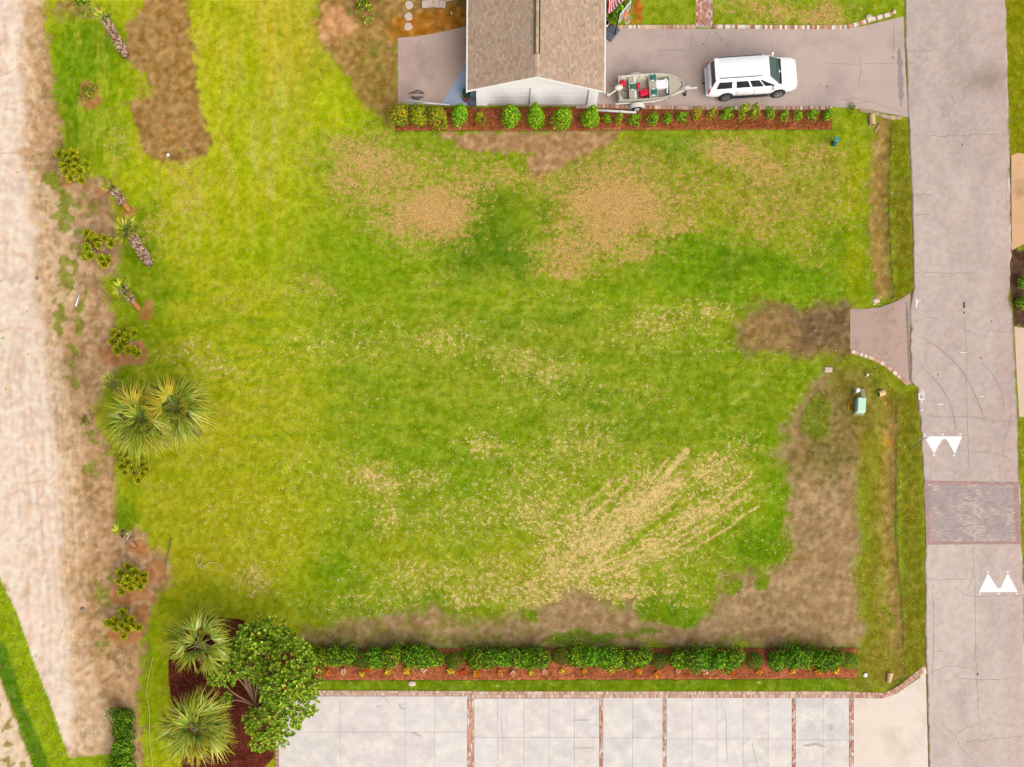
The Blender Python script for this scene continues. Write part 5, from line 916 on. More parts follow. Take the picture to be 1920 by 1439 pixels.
hedge = [(608, 1232, 'hedge'), (632, 1234, 'hedge'), (655, 1233, 'hedge'), (680, 1238, 'ball'), (706, 1234, 'hedge'), (736, 1232, 'hedge'), (765, 1232, 'hedge'), (790, 1228, 'hedge'), (811, 1236, 'hedge'), (852, 1240, 'ball'), (874, 1230, 'small'), (893, 1237, 'hedge'), (918, 1236, 'hedge'), (943, 1236, 'hedge'), (968, 1237, 'hedge'), (992, 1237, 'hedge'), (1012, 1238, 'hedge'), (1050, 1231, 'ball'), (1083, 1235, 'hedge'), (1106, 1232, 'hedge'), (1130, 1235, 'hedge'), (1156, 1235, 'hedge'), (1180, 1237, 'hedge'), (1199, 1235, 'hedge'), (1233, 1240, 'ball'), (1270, 1239, 'hedge'), (1295, 1239, 'hedge'), (1320, 1239, 'hedge'), (1345, 1239, 'hedge'), (1370, 1238, 'hedge'), (1410, 1240, 'ball'), (1450, 1239, 'hedge'), (1480, 1235, 'hedge'), (1506, 1232, 'hedge'), (1531, 1236, 'hedge'), (1550, 1240, 'hedge'), (1586, 1240, 'ball')]
for i, (x, y, kd) in enumerate(hedge):
    d_ = {'ball': 'clipped round dark green bush', 'hedge': 'leafy green hedge bush', 'small': 'small green sprig of a bush'}[kd]
    if i == len(hedge) - 1: d_ = 'clipped round bright green bush'
    shrub(x, y, kd, i, f'{d_}, {ordinal(i)} from the left in the hedge above the driveway', group='hedge along the lower mulch bed', s=(.98 if kd == 'hedge' else 1) * random.uniform(.88, 1.04), z=.03, tint=(1.5, 1.45, 1.2) if i == len(hedge) - 1 else tuple(q * random.uniform(.74, .98) for q in tn()), sz=random.uniform(.9, 1.15))
for i, (x, y) in enumerate([(237, 1348), (236, 1374), (238, 1400), (236, 1428), (237, 1458)]):
    shrub(x, y, 'hedge', i, f'dark hedge bush by the sand track, {ordinal(i)} from the top of its column', group='hedge column beside the sand track', s=.95, tint=(.8, .86, .8))
for x, y, kd, l_, s in [(170, 178, 'weed', 'sparse seedling bush in a bare ring on the left lawn', 1.2), (158, 8, 'weed', 'dark low bush at the top left edge', 1.4), (683, 18, 'weed', 'dark olive bush in the brown bed left of the house', 1.6), (655, 24, 'weed', 'tiny green weed beside the olive bush', .5), (162, 792, 'weed', 'small green weed tuft on the sand margin', .8), (1150, 28, 'hedge', 'green bush under the flag at the house corner', .9), (1168, 8, 'hedge', 'yellow-green bush right of the flag', .95), (1148, -10, 'hedge', 'green bush behind the flag at the top edge', 1), (1914, 535, 'small', 'bright plant at the right edge with white bloom', 1.1), (1912, 572, 'small', 'bright plant at the right edge with yellow bloom', 1.2), (1597, 205, 'weed', 'low scrubby weed at the end of the upper mulch bed', .7)]:
    shrub(x, y, kd, 1, l_, s=s, tint=tn())
# flowering plants along the lower bed
m_petal = leafmat('petal', .3, .6, .2)
FC = {'orange': [(240, 130, 20), (250, 160, 40)], 'yellow': [(240, 190, 20), (250, 210, 60)], 'red': [(236, 70, 20), (250, 90, 40)], 'pink': [(246, 140, 130), (250, 200, 180), (255, 225, 210)]}
FLM = {}
for j, (cn_, cl) in enumerate(FC.items()):
    for k in range(2):
        rs = np.random.RandomState(100 + j * 2 + k); n = 60; a = rs.uniform(0, 6.28, n); r_ = .2 * np.sqrt(rs.rand(n)); P = np.stack([r_ * np.cos(a), r_ * np.sin(a), .22 + rs.uniform(-.05, .05, n) - r_ * .3], -1)
        V, F, c = leaves(P, np.tile([0, 0, 1.], (n, 1)), .1, palette(cl, n, rs, 8), rs, .4, .8); b_ = npmesh('bloom', V, F, m_petal, c)
        n = 70; a = rs.uniform(0, 6.28, n); r_ = .22 * np.sqrt(rs.rand(n)); P = np.stack([r_ * np.cos(a), r_ * np.sin(a), rs.uniform(.03, .18, n)], -1)
        V, F, c = leaves(P, np.tile([0, 0, 1.], (n, 1)), .1, palette([(96, 130, 30), (140, 160, 40), (120, 110, 40)], n, rs), rs, .6); FLM[cn_, k] = (b_, npmesh('foliage', V, F, m_leaf, c))
fl = [(617, 1262, 'orange'), (645, 1260, 'pink'), (679, 1265, 'yellow'), (690, 1257, 'red'), (727, 1262, 'yellow'), (763, 1259, 'yellow'), (795, 1258, 'pink'), (845, 1260, 'yellow'), (869, 1261, 'red'), (893, 1264, 'orange'), (938, 1261, 'orange'), (962, 1264, 'pink'), (996, 1263, 'yellow'), (1021, 1261, 'pink'), (1053, 1259, 'yellow'), (1095, 1260, 'orange'), (1147, 1258, 'yellow'), (1197, 1260, 'orange'), (1232, 1265, 'orange'), (1271, 1259, 'pink'), (1321, 1260, 'pink'), (1370, 1261, 'red'), (1422, 1262, 'orange'), (1486, 1259, 'yellow'), (1532, 1261, 'orange'), (1565, 1258, 'yellow')]
for i, (x, y, cn_) in enumerate(fl):
    p = W(x, y); p.z = .03; t = thing('flower', f'{cn_} flower clump, {ordinal(i)} from the left along the lower mulch bed', 'flower', p, random.uniform(0, 6), 'flowers along the lower mulch bed'); s = random.uniform(.85, 1.15)
    b_, f_ = FLM[cn_, i % 2]; inst(b_, 'bloom', t, scale=(s, s, s)); inst(f_, 'foliage', t, scale=(s, s, s))

# ---- palms: fan fronds
m_frond = leafmat('palm_frond', .3, .55, .15)
def frond_mesh(seed, L=.95, pet=.85, nseg=30, droop=.5, cols=None, spread=118):
    """fan leaf: stalk along +x, ribs fanning from its end, tips hanging"""
    rs = random.Random(seed); V = []; F = []; Cc = []
    def put(p, c): V.append(p); Cc.append(c); return len(V) - 1
    pc = A(170, 180, 90); pts = [(pet * t, 0, -.12 * t * t * pet) for t in (0, .35, .7, 1)]
    for i in range(3):
        (x0, y0, z0), (x1, y1, z1) = pts[i], pts[i + 1]; w0, w1 = .03 - .006 * i, .03 - .006 * (i + 1)
        a = [put((x0, -w0, z0), pc), put((x0, w0, z0), pc), put((x1, w1, z1), pc), put((x1, -w1, z1), pc)]; F.append(a)
    ox, oz = pts[-1][0], pts[-1][2]; cols = cols or [(160, 182, 58), (190, 204, 90), (124, 154, 42), (216, 220, 130), (172, 186, 46)]
    for k in range(nseg):
        a = R(-spread + 2 * spread * (k + .5) / nseg + rs.uniform(-2, 2)); l = L * (.72 + .34 * math.cos(a * .62)) * rs.uniform(.9, 1.08); c = np.array(rs.choice(cols)) * rs.uniform(.86, 1.12); c0 = tuple(np.array(A(*np.clip(c * .98, 4, 250))) * 1.12); c1 = tuple(np.array(A(*np.clip(c * np.array([1.1, 1.02, .85]), 4, 250))) * 1.12); prev = None
        dr = droop * rs.uniform(.7, 1.4); bend = rs.uniform(-.4, .4)
        for t in (0, .35, .68, 1):
            aa = a + bend * t * t; r_ = l * t * (1 - .12 * dr * t); z = oz + .1 * t * l - dr * l * (max(0, t - .25)) ** 2 + (.05 if k % 2 else -.02) * (t > 0) * (1 - t); w_ = .034 * (1 - t) + .004 if t > 0 else .012
            if 0 < t < .5: w_ = .04
            px_, py_ = ox + r_ * math.cos(aa), r_ * math.sin(aa); nx, ny = -math.sin(aa) * w_, math.cos(aa) * w_; cc = c0 if t < .6 else c1
            q = [put((px_ - nx, py_ - ny, z), cc), put((px_, py_, z + .012 * (1 - t)), cc), put((px_ + nx, py_ + ny, z), cc)]
            if prev: F.append([prev[0], prev[1], q[1], q[0]]); F.append([prev[1], prev[2], q[2], q[1]])
            prev = q
    return npmesh('frond', V, np.array(F), m_frond, np.array(Cc))
FR = [frond_mesh(s, L_, p_, 26, d, None, sp_) for s, L_, p_, d, sp_ in ((1, .95, .4, .6, 75), (2, 1.2, .7, .9, 62), (3, 1.2, .75, 1.25, 56), (4, 1.1, .65, 1.1, 72), (5, 1.25, .75, .8, 50))]
FRD = [frond_mesh(9, .8, .7, 22, 1.0, [(200, 160, 84), (214, 178, 100), (180, 140, 70)], 95)]
FRY = [frond_mesh(11, .9, .8, 28, .8, [(206, 190, 40), (220, 200, 60), (180, 180, 50)])]
FRS = [frond_mesh(s, .42, .35, 14, .35, [(190, 206, 60), (150, 180, 40), (214, 214, 110)], 70) for s in (21, 22)]
m_trunk = surf('palm_trunk', A(150, 122, 98), rough=.95, spec=.1, var=.2, sc1=4, fine=.25, sc2=30, bump=.02)
m_trunkred = surf('peeled_palm_trunk', A(214, 146, 88), rough=.95, spec=.1, var=.14, sc1=6, fine=.18, sc2=40, bump=.01)
m_boot = surf('leaf_boot', attr=True, rough=.95, spec=.1, var=.1, fine=.2, sc2=30)
def trunk_path(b, t, n=9, sag=0):
    P = []
    for i in range(n):
        u = i / (n - 1); p = b.lerp(t, u); P.append(p + Vector((sag * math.sin(u * 3.14), sag * .6 * math.sin(u * 3.14), 0)))
    return P
def palm(px, py, tx, ty, h, label, nf=26, rad=.17, boots=(0, 1), red=False, short=False, group=None, scale=1.0, dead=1, yellow=.1, seed=1):
    rng = random.Random(seed); b = G(px, py, -.05); top = W(tx, ty, h); t = thing('palm_tree', label, 'palm tree', b, 0, group); loc = top - b
    P = trunk_path(Vector((0, 0, 0)), loc, 10); n = len(P); mb = MB(); mb.tube(P, [rad * (1.25 if i == 0 else 1.0 - .12 * i / n) for i in range(n)], 14); tk = mb.build('trunk', m_trunkred if red else m_trunk, t, smooth=True)
    bt = MB(); rows_ = int((boots[1] - boots[0]) * loc.length / .105); ax = loc.normalized(); s1 = ax.cross(Vector((0, 1, 0))).normalized(); s2 = ax.cross(s1)
    for i in range(rows_):
        u = boots[0] + (boots[1] - boots[0]) * (i + .5) / rows_
        for k in range(9):
            a = (k + .5 * (i % 2)) * 6.2832 / 9 + rng.uniform(-.1, .1); o = s1 * math.cos(a) + s2 * math.sin(a); sd = ax.cross(o); c0 = loc * u + o * rad * .85; w_ = .062 * rng.uniform(.8, 1.2); hh = .13
            c = np.array(rng.choice([(196, 166, 140), (214, 188, 164), (160, 124, 98), (118, 88, 68), (222, 196, 176), (176, 130, 100)])) * rng.uniform(.85, 1.1); tipo = o * (.085 * rng.uniform(.7, 1.5) + (.03 if short else 0))
            V = [c0 - sd * w_, c0 + sd * w_, c0 + ax * hh + sd * w_ * .6 + tipo, c0 + ax * hh - sd * w_ * .6 + tipo, c0 + ax * hh * 1.0 - sd * w_ * .5, c0 + ax * hh * 1.0 + sd * w_ * .5]
            bt.add(V, [(0, 1, 2, 3), (3, 2, 5, 4), (0, 3, 4), (1, 5, 2)], A(*np.clip(c, 4, 250)))
    kind(bt.build('leaf_boots', m_boot, tk), 'stuff')
    cb = MB(); cb.tube([loc - ax * .2, loc, loc + ax * .2], [rad * .8, rad * .7, .03], 10, A(150, 150, 80)); cr_ = cb.build('crown', m_boot, t, smooth=True)
    for k in range(nf):
        u = (k + .5) / nf; el = (R(72) - R(100) * u ** .8 + rng.uniform(-.15, .15)) if not short else R(rng.uniform(30, 80)); az = k * 2.39996 + rng.uniform(-.4, .4); s = scale * rng.uniform(.78, 1.12)
        me = rng.choice(FRS) if short else (FRY[0] if rng.random() < yellow * (.4 + u) else FR[0 if u < .18 else rng.choice((1, 2, 3, 4))])
        if not short and k >= nf - dead: me = FRD[0]
        inst(me, 'frond', cr_, loc, (rng.uniform(-.35, .35), -el, az), (s, s, s))
    return t
palm(235, 104, 197, 36, 4.0, 'tall palm stump trunk beside the top left brown bed', 5, .2, (.05, 1), short=True, group='bare palm trunks by the sand track', seed=1)
palm(241, 394, 213, 356, 2.9, 'short bare palm with peeled red base below the top left pine', 5, .19, (.42, 1), True, True, group='bare palm trunks by the sand track', seed=2)
palm(279, 492, 241, 436, 3.9, 'thick bare palm trunk topped by a green tuft of fronds', 14, .25, (.0, 1), False, True, group='bare palm trunks by the sand track', scale=1.45, seed=3)
palm(260, 579, 233, 545, 3.0, 'bare palm with orange lower trunk standing in a sandy ring', 6, .18, (.5, 1), True, True, group='bare palm trunks by the sand track', scale=1.2, seed=4)
palm(252, 762, 214, 722, 3.6, 'bare palm trunk half hidden behind the big twin palms', 8, .19, (.3, 1), False, True, group='bare palm trunks by the sand track', scale=1.2, seed=5)
palm(251, 1024, 231, 1000, 2.6, 'lowest short bare palm stump with three stiff stalks', 4, .17, (.35, 1), True, True, group='bare palm trunks by the sand track', scale=1.1, seed=6)
palm(312, 834, 266, 788, 4.9, 'left crown of the big twin fan palms by the track', 46, .19, (.2, 1), group='fan palms', scale=1.3, seed=7, yellow=.3, dead=0)
palm(372, 812, 330, 766, 5.0, 'right crown of the twin fan palms with a leaning trunk', 42, .2, (.2, 1), group='fan palms', scale=1.28, seed=8, yellow=.35, dead=3)
palm(402, 1222, 374, 1208, 3.8, 'upper fan palm in the maroon mulch island', 17, .17, (.2, 1), group='fan palms', scale=1.25, seed=9, yellow=.06, dead=2)
palm(398, 1366, 366, 1364, 4.4, 'lower fan palm in the maroon mulch island', 30, .18, (.2, 1), group='fan palms', scale=1.32, seed=10, yellow=.22, dead=0)

# ---- young pines
m_needle = leafmat('pine_needle', .25, .5, .25)
def tuft_mesh(seed):
    rs = np.random.RandomState(seed); n = 420; a = rs.uniform(0, 6.28, n); e = np.arcsin(rs.uniform(-.2, 1, n)); d = np.stack([np.cos(a) * np.cos(e), np.sin(a) * np.cos(e), np.sin(e)], -1); l = rs.uniform(.26, .44, n)[:, None]
    sd = np.cross(d, rs.randn(n, 3)); sd /= np.linalg.norm(sd, axis=1)[:, None]; o = d * .02; w_ = .017
    V = np.stack([o - sd * w_, o + sd * w_, o + d * l * .6 + sd * w_, o + d * l, o + d * l * .6 - sd * w_], 1).reshape(-1, 3); i = np.arange(n) * 5
    F = np.stack([i, i + 1, i + 2, i + 4], -1); F2 = np.stack([i + 4, i + 2, i + 3, i + 3], -1)
    c = palette([(176, 196, 24), (200, 212, 40), (146, 176, 20), (214, 216, 64)], n, rs)
    me = npmesh('needles', V, F, m_needle, np.repeat(c, 5, 0)); return me
def candle_mesh():
    mb = MB(); mb.lathe([(.03, 0), (.045, .04), (.035, .12), (.01, .2)], 8, col=A(66, 88, 20)); return mb.mesh('candle', m_boot)
TF = [tuft_mesh(s) for s in (1, 2, 3)]; CD = candle_mesh()
def pine(px, py, tufts, label, h=1.5, seed=1):
    """tufts: photo pixel positions of the needle tufts"""
    rng = random.Random(seed); b = G(px, py, -.02); t = thing('pine_tree', label, 'pine tree', b, 0, 'young pines beside the sand track'); mb = MB(); mb.tube([(0, 0, 0), (.01, 0, h * .5), (0, 0, h)], [.05, .035, .015], 8)
    ends = []
    for i, (x, y) in enumerate(tufts):
        dpx = math.hypot(x - px, y - py) / 36; z = max(.35, h * (1.05 - .6 * min(1, dpx)) + rng.uniform(-.12, .12)); e = W(x, y, z) - b; e.z = z; ends.append(e); mb.tube([(0, 0, e.z * .55), tuple(Vector((e.x * .5, e.y * .5, e.z * .75))), tuple(e)], [.025, .018, .012], 5)
    mb.build('trunk', m_wood, t)
    for i, e in enumerate(ends):
        s = rng.uniform(1.0, 1.35); o = inst(TF[i % 3], 'needle_tuft', t, e, (rng.uniform(-.3, .3), rng.uniform(-.3, .3), rng.uniform(0, 6)), (s, s, s), (random.uniform(.9, 1.1), random.uniform(.94, 1.05), 1)); inst(CD, 'candle', o); kind(o, 'stuff')
zz = lambda x0, y0, k, L_: [(x0 + x / k, y0 + y / k) for x, y in L_]
pine(140, 322, zz(60, 260, 3.786, [(190, 110), (240, 120), (290, 105), (215, 175), (260, 160), (300, 200), (240, 235), (290, 240), (340, 225), (350, 295), (385, 185), (230, 200), (270, 280), (310, 150)]), 'topmost young pine at the edge of the sand track', 1.6, 1)
pine(182, 470, zz(60, 260, 3.786, [(390, 670), (430, 690), (400, 720), (450, 720), (510, 705), (560, 745), (390, 780), (410, 830), (470, 760), (540, 860), (510, 890), (490, 850), (380, 840)]), 'young pine left of the thick palm trunk', 1.6, 2)
pine(240, 652, zz(100, 560, 3.597, [(410, 235), (400, 290), (440, 250), (450, 320), (470, 290), (520, 225), (540, 230), (500, 260), (540, 350), (565, 370), (430, 350), (510, 350)]), 'sparse young pine on a bare ring above the twin palms', 1.4, 3)
pine(252, 888, zz(100, 560, 3.597, [(470, 1085), (460, 1130), (480, 1170), (530, 1140), (540, 1090), (600, 1120), (625, 1150), (600, 1180), (570, 1225), (590, 1200), (500, 1100)]), 'young pine tucked under the twin palms', 1.3, 4)
pine(245, 1090, zz(100, 940, 2.883, [(360, 385), (400, 350), (440, 380), (350, 430), (400, 420), (450, 420), (485, 400), (370, 490), (420, 470), (470, 460), (490, 430), (390, 450), (410, 390), (440, 440)]), 'fuller young pine below the lowest palm stump', 1.5, 5)
pine(228, 1180, zz(100, 940, 2.883, [(300, 660), (335, 640), (375, 600), (390, 640), (340, 690), (400, 690), (430, 670), (460, 680), (380, 730), (370, 670), (320, 655), (420, 640)]), 'lowest young pine above the hedge column', 1.4, 6)

# ---- broadleaf tree in the island bed
def broadleaf():
    rs = np.random.RandomState(77); b = W(487, 1328); b.z = .02; t = thing('magnolia_tree', 'broad glossy green tree with one red bloom in the mulch island', 'tree', b)
    lobes = [(496, 1190, 46, 34, 3.6), (468, 1200, 26, 20, 3.3), (525, 1200, 30, 22, 3.2), (428, 1256, 34, 30, 2.6), (446, 1238, 26, 20, 2.9), (468, 1244, 26, 26, 3.3), (404, 1270, 18, 18, 2.2), (424, 1314, 15, 14, 1.9), (548, 1240, 42, 42, 3.9), (568, 1270, 34, 44, 3.5), (535, 1288, 42, 40, 4.3), (562, 1312, 34, 34, 3.2), (538, 1335, 42, 32, 3.6), (500, 1362, 38, 28, 3.1), (520, 1380, 30, 22, 2.6), (478, 1350, 24, 20, 2.7), (492, 1398, 24, 12, 2.3), (512, 1262, 24, 28, 3.4), (445, 1212, 16, 16, 2.7), (506, 1300, 20, 24, 3.6), (486, 1268, 18, 16, 3.2), (512, 1332, 24, 22, 3.2)]
    mb = MB(); rng = random.Random(4); mb.tube([(0, 0, 0), (-.02, .05, .5), (-.05, .12, .95)], [.16, .14, .12], 10)
    Ps = []; Ns = []; Cs = []; RO = []
    for (x, y, rx, ry, z) in lobes:
        c = W(x, y, z) - b; rx, ry = rx / S * .97, ry / S * .97; rz = .5 * min(rx, ry) + .25
        e = Vector((c.x, c.y, z - .15)); f = Vector((-.05, .12, .9)); mid = f.lerp(e, .5) + Vector((rng.uniform(-.2, .2), rng.uniform(-.2, .2), .25)); pts = spline([f, mid, e], 5); mb.tube([tuple(p) for p in pts], [.085 * (1 - .8 * i / len(pts)) for i in range(len(pts))], 7)
        for q in range(3):
            a = rng.uniform(0, 6.28); mb.tube([tuple(mid.lerp(e, .4)), tuple(e + Vector((math.cos(a) * rx * .6, math.sin(a) * ry * .6, .05)))], [.03, .012], 5)
        n = int(62 * (rx * ry) / .9) + 10
        d = rs.randn(n, 3); d[:, 2] = np.abs(d[:, 2]) * .9 - .25; d /= np.linalg.norm(d, axis=1)[:, None]; r_ = rs.uniform(.55, 1.06, (n, 1)); P = d * r_ * [rx, ry, rz] + [c.x, c.y, z]; RO.append((P, d))
    mb.build('trunk', surf('pale_branch_bark', A(178, 142, 110), rough=.95, spec=.1, var=.15, sc1=6, fine=.15), t, smooth=True)
    for P, d in RO:
        for p, dd in zip(P, d):
            m = rs.randint(8, 12); a = rs.uniform(0, 6.28) + np.arange(m) * 2.4; el = rs.uniform(.15, 1.0, m); up = np.array([dd[0] * .4, dd[1] * .4, 1.]); up /= np.linalg.norm(up); s1 = np.cross(up, [1, 0, 0.1]); s1 /= np.linalg.norm(s1); s2 = np.cross(up, s1)
            dr = (np.cos(a) * np.cos(el))[:, None] * s1 + (np.sin(a) * np.cos(el))[:, None] * s2 + np.sin(el)[:, None] * up; l = rs.uniform(.15, .26, m)[:, None]
            sd = np.cross(dr, up); sd /= np.linalg.norm(sd, axis=1)[:, None] + 1e-9; w_ = l * .24; nn = np.cross(sd, dr)
            V = np.stack([p + dr * .02, p + dr * l * .55 + sd * w_ + nn * .012, p + dr * l, p + dr * l * .55 - sd * w_ + nn * .012], 1); Ps.append(V); Cs.append(m)
    V = np.concatenate(Ps).reshape(-1, 3); n = len(V) // 4; i = np.arange(n) * 4; F = np.concatenate([np.stack([i, i + 2, i + 1], -1), np.stack([i, i + 3, i + 2], -1)])
    c = palette([(98, 152, 20), (128, 174, 30), (76, 124, 16), (158, 192, 52), (110, 156, 20), (194, 208, 84)], n, rs, 12)
    cr_ = link(bpy.data.objects.new('crown', npmesh('crown', V, F, leafmat('glossy_leaf', .28, .5, .18), np.repeat(c, 4, 0))), t)
    p = W(534, 1290, 4.75) - b; rs2 = np.random.RandomState(2); P = np.array([[p.x, p.y, 4.75]]) + rs2.randn(24, 3) * .05; V, F, c = leaves(P, np.tile([0, 0, 1.], (24, 1)), .14, palette([(220, 50, 60), (200, 40, 50)], 24, rs2), rs2, .5, .8); link(bpy.data.objects.new('bloom', npmesh('bloom', V, F, m_petal, c)), t)
broadleaf()

# ------------------------------------------------------------------ small things about the place
m_mint = surf('pale_green_enamel', A(206, 246, 216), rough=.5, spec=.4, var=.03, fine=.03); m_teal = surf('teal_plastic', A(70, 150, 150), rough=.5, spec=.4); m_stone = surf('pale_stone', A(222, 200, 184), rough=.95, spec=.1, var=.1, sc1=4, fine=.12)
m_tanclay = surf('tan_clay', A(226, 190, 146), rough=.95, spec=.1, var=.1, fine=.1); m_greyc = surf('grey_concrete', A(166, 156, 128), rough=.95, spec=.1, var=.1, fine=.1); m_greym = surf('grey_metal', A(132, 124, 104), rough=.6, spec=.4); m_woodp = surf('weathered_wood', A(210, 180, 130), rough=.95, spec=.1)
p = G(1610, 764); t = thing('utility_box', 'pale green utility box on the roadside verge', 'utility box', p, R(-3)); mb = MB(); mb.box((0, .0, .06), (.66, 1.06, .12)); mb.build('plinth', m_greyc, t)
mb = MB(); mb.box((0, 0, .36), (.58, .98, .5)); mb.build('cabinet', m_mint, t, bevel=.09); mb = MB(); mb.box((0, -.02, .625), (.5, .86, .05)); mb.build('lid', m_mint, t, bevel=.03); mb = MB(); mb.box((.0, -.5, .34), (.05, .03, .09)); mb.build('lock', m_greym, t)
p = G(1617, 737); mb = MB(); mb.box((0, 0, .03), (.3, .5, .08)); tag(mb.build('concrete_block', m_greyc, None, bevel=.02, loc=p, rot=(0, 0, .1)), 'flat grey concrete block behind the green utility box', 'block')
p = G(1602, 738); t = thing('bollard', 'short white capped pipe marker beside the green utility box', 'bollard', p); mb = MB(); mb.tube([(0, 0, -.1), (0, 0, .62)], .12, 14); mb.build('pipe', surf('dull_cream_pipe', A(200, 190, 150), rough=.6), t, angle=40); mb = MB(); mb.lathe([(.14, .6), (.14, .7), (.1, .76), (.02, .78)], 14); mb.build('cap', m_whitep, t, angle=40)
p = G(1624, 706); t = thing('pipe_stub', 'tiny white pipe stub above the white capped marker', 'pipe', p); mb = MB(); mb.tube([(0, 0, -.1), (0, 0, .28)], .05, 10); mb.build('pipe', m_whitep, t); mb = MB(); mb.lathe([(.07, .27), (.07, .32), (.02, .34)], 10); mb.build('cap', m_whitep, t)
for (x, y, rz), l_ in zip([(1553, 694, -.05)], ['pinkish concrete meter lid on the bare corner of the lawn']):
    p = G(x, y); t = thing('meter_lid', l_, 'meter lid', p, rz); mb = MB(); mb.box((0, 0, .02), (.5, .32, .08)); mb.build('frame', m_stone, t, bevel=.015); mb = MB(); mb.box((0, 0, .066), (.4, .24, .02)); mb.build('lid', m_stone, t)
def pipe_end(px, py, rz, label, mat, L=.62, r=.2, flare=1.0):
    p = G(px, py, r * .7); t = thing('culvert_pipe', label, 'culvert pipe', p, rz); mb = MB(); n = 18; V = []; P = [(-L / 2, r), (L / 2, r * flare), (L / 2, r * flare * .82), (-L / 2, r * .82)]
    for x_, r_ in P: V += [(x_, r_ * math.cos(k * 6.2832 / n), r_ * math.sin(k * 6.2832 / n)) for k in range(n)]
    mb.add(V, [(i * n + k, i * n + (k + 1) % n, ((i + 1) % 4) * n + (k + 1) % n, ((i + 1) % 4) * n + k) for i in range(4) for k in range(n)]); mb.build('pipe', mat, t, angle=40); return t
pipe_end(1634, 228, R(95), 'tan drain pipe end below the asphalt driveway corner', m_tanclay)
pipe_end(1667, 1272, R(80), 'cream flared drain pipe end above the driveway curve', m_tanclay, .6, .14, 1.5)
pipe_end(1652, 738, R(20), 'half buried tan drain pipe end beside the swale', m_tanclay, .4, .2)
p = G(1562, 272); t = thing('utility_pedestal', 'teal utility pedestal on the upper lawn by the mulch bed end', 'utility box', p); mb = MB(); mb.box((0, 0, .3), (.24, .22, .62)); mb.build('post', surf('dark_teal', A(24, 96, 110), rough=.5), t, bevel=.03); mb = MB(); mb.box((0, 0, .66), (.3, .28, .16)); mb.build('cap', m_teal, t, bevel=.04)
def blobthing(name, px, py, r, hgt, mat, label, cat, seed=1, sx=1):
    bm = bmesh.new(); bmesh.ops.create_icosphere(bm, subdivisions=2, radius=1); rng = random.Random(seed)
    for v in bm.verts: k = 1 + rng.uniform(-.14, .14); v.co = Vector((v.co.x * r * sx * k, v.co.y * r * k, v.co.z * hgt * k))
    me = bpy.data.meshes.new(name); bm.to_mesh(me); bm.free(); me.materials.append(mat); return tag(link(bpy.data.objects.new(name, me), None, G(px, py, hgt * .3)), label, cat)
blobthing('rock', 772, 1282, .2, .09, m_stone, 'pale flat stone on the grass strip above the driveway', 'rock', 1, 1.3)
blobthing('rock', 1622, 1266, .15, .09, m_whitep, 'small white stone just right of the lower mulch bed', 'rock', 2)
blobthing('rock', 1643, 564, .16, .08, m_stone, 'pale stone on the grass above the small asphalt apron', 'rock', 3, 1.5)
blobthing('rock', 1639, 570, .09, .06, m_stone, 'smaller pale pebble below the stone above the apron', 'rock', 4)
blobthing('rock', 1629, 34, .2, .1, m_stone, 'rounded pale stone on the driveway edge near the road top', 'rock', 5, 1.2)
blobthing('rock', 1676, 23, .14, .1, m_stone, 'grey stone at the end of the brick edging by the road', 'rock', 6)
blobthing('rock', 1917, 530, .14, .1, m_whitep, 'white stone at the right photo edge beside plants', 'rock', 7)
blobthing('rock', 315, 291, .1, .08, m_whitep, 'white pebble at the foot of the top left brown bed', 'rock', 8)
blobthing('rock', 70, 523, .12, .1, m_greym, 'dark bluish lump on the sand track', 'rock', 9)
blobthing('rock', 155, 1143, .14, .1, m_greym, 'bluish lump on the track margin beside the lowest pine', 'rock', 10)
def rod(name, P, r, mat, label, cat, n=8):
    Q = []
    for q in P:
        v = G(q[0], q[1], r + .03 + (q[2] if len(q) > 2 else 0)); Q.append(tuple(v))
    mb = MB(); mb.tube(Q, r, n); return tag(mb.build(name, mat, None, smooth=True), label, cat)
m_rope = surf('pale_rope', A(226, 214, 140), rough=.95)
rod('pipe', [(149.5, 553), (142.5, 576)], .05, m_whitep, 'white pipe length lying on the sand track margin', 'pipe')
rod('pole', [(322, 1010), (315, 1045), (309, 1076)], .035, surf('bleached_pole', A(158, 142, 104), rough=.9), 'thin grey pole lying at the lawn edge by the lower pines', 'pole')
rod('hose', [tuple(p)[:2] for p in spline([(384, 1059), (378, 1062), (370, 1056), (367, 1046), (372, 1040), (380, 1041), (381, 1050), (376, 1058), (371, 1062), (380, 1066), (392, 1056), (404, 1056), (416, 1064), (419, 1072)], 6)], .025, m_rope, 'loose loop of pale hose on the lower left lawn', 'hose', 6)
rod('rope', [tuple(p)[:2] for p in spline([(287, 1232), (283, 1250), (278, 1275), (275, 1300), (281, 1340), (280, 1380), (285, 1420), (286, 1445)], 6)], .02, m_rope, 'thin pale line running down the grass by the mulch island', 'rope', 6)
rod('stick', [(1650, 230), (1640, 250)], .03, m_woodp, 'pale stick lying in the swale below the driveway corner', 'stick')
rod('pipe', [(1118, 208.5), (1192, 212.5)], .075, m_whitep, 'long white downspout pipe lying below the boat trailer', 'pipe')
rod('pipe', [(757, 188), (843, 198.5)], .035, m_whitep, 'upper white pipe lying along the concrete pad edge', 'pipe')
rod('pipe', [(766, 194), (836, 197)], .03, m_whitep, 'lower white pipe lying along the concrete pad edge', 'pipe')
rod('stick', [(847, 23), (847, 29)], .03, m_whitep, 'short white stick on the orange straw left of the house', 'stick')
rod('stake', [(1591, 748), (1590, 770)], .02, surf('orange_stake', A(226, 150, 40), rough=.9), 'thin orange stake lying left of the green utility box', 'stake')
m_hoseb = surf('black_hose', A(92, 80, 84), rough=.6, spec=.4)
P = []; rng = random.Random(3)
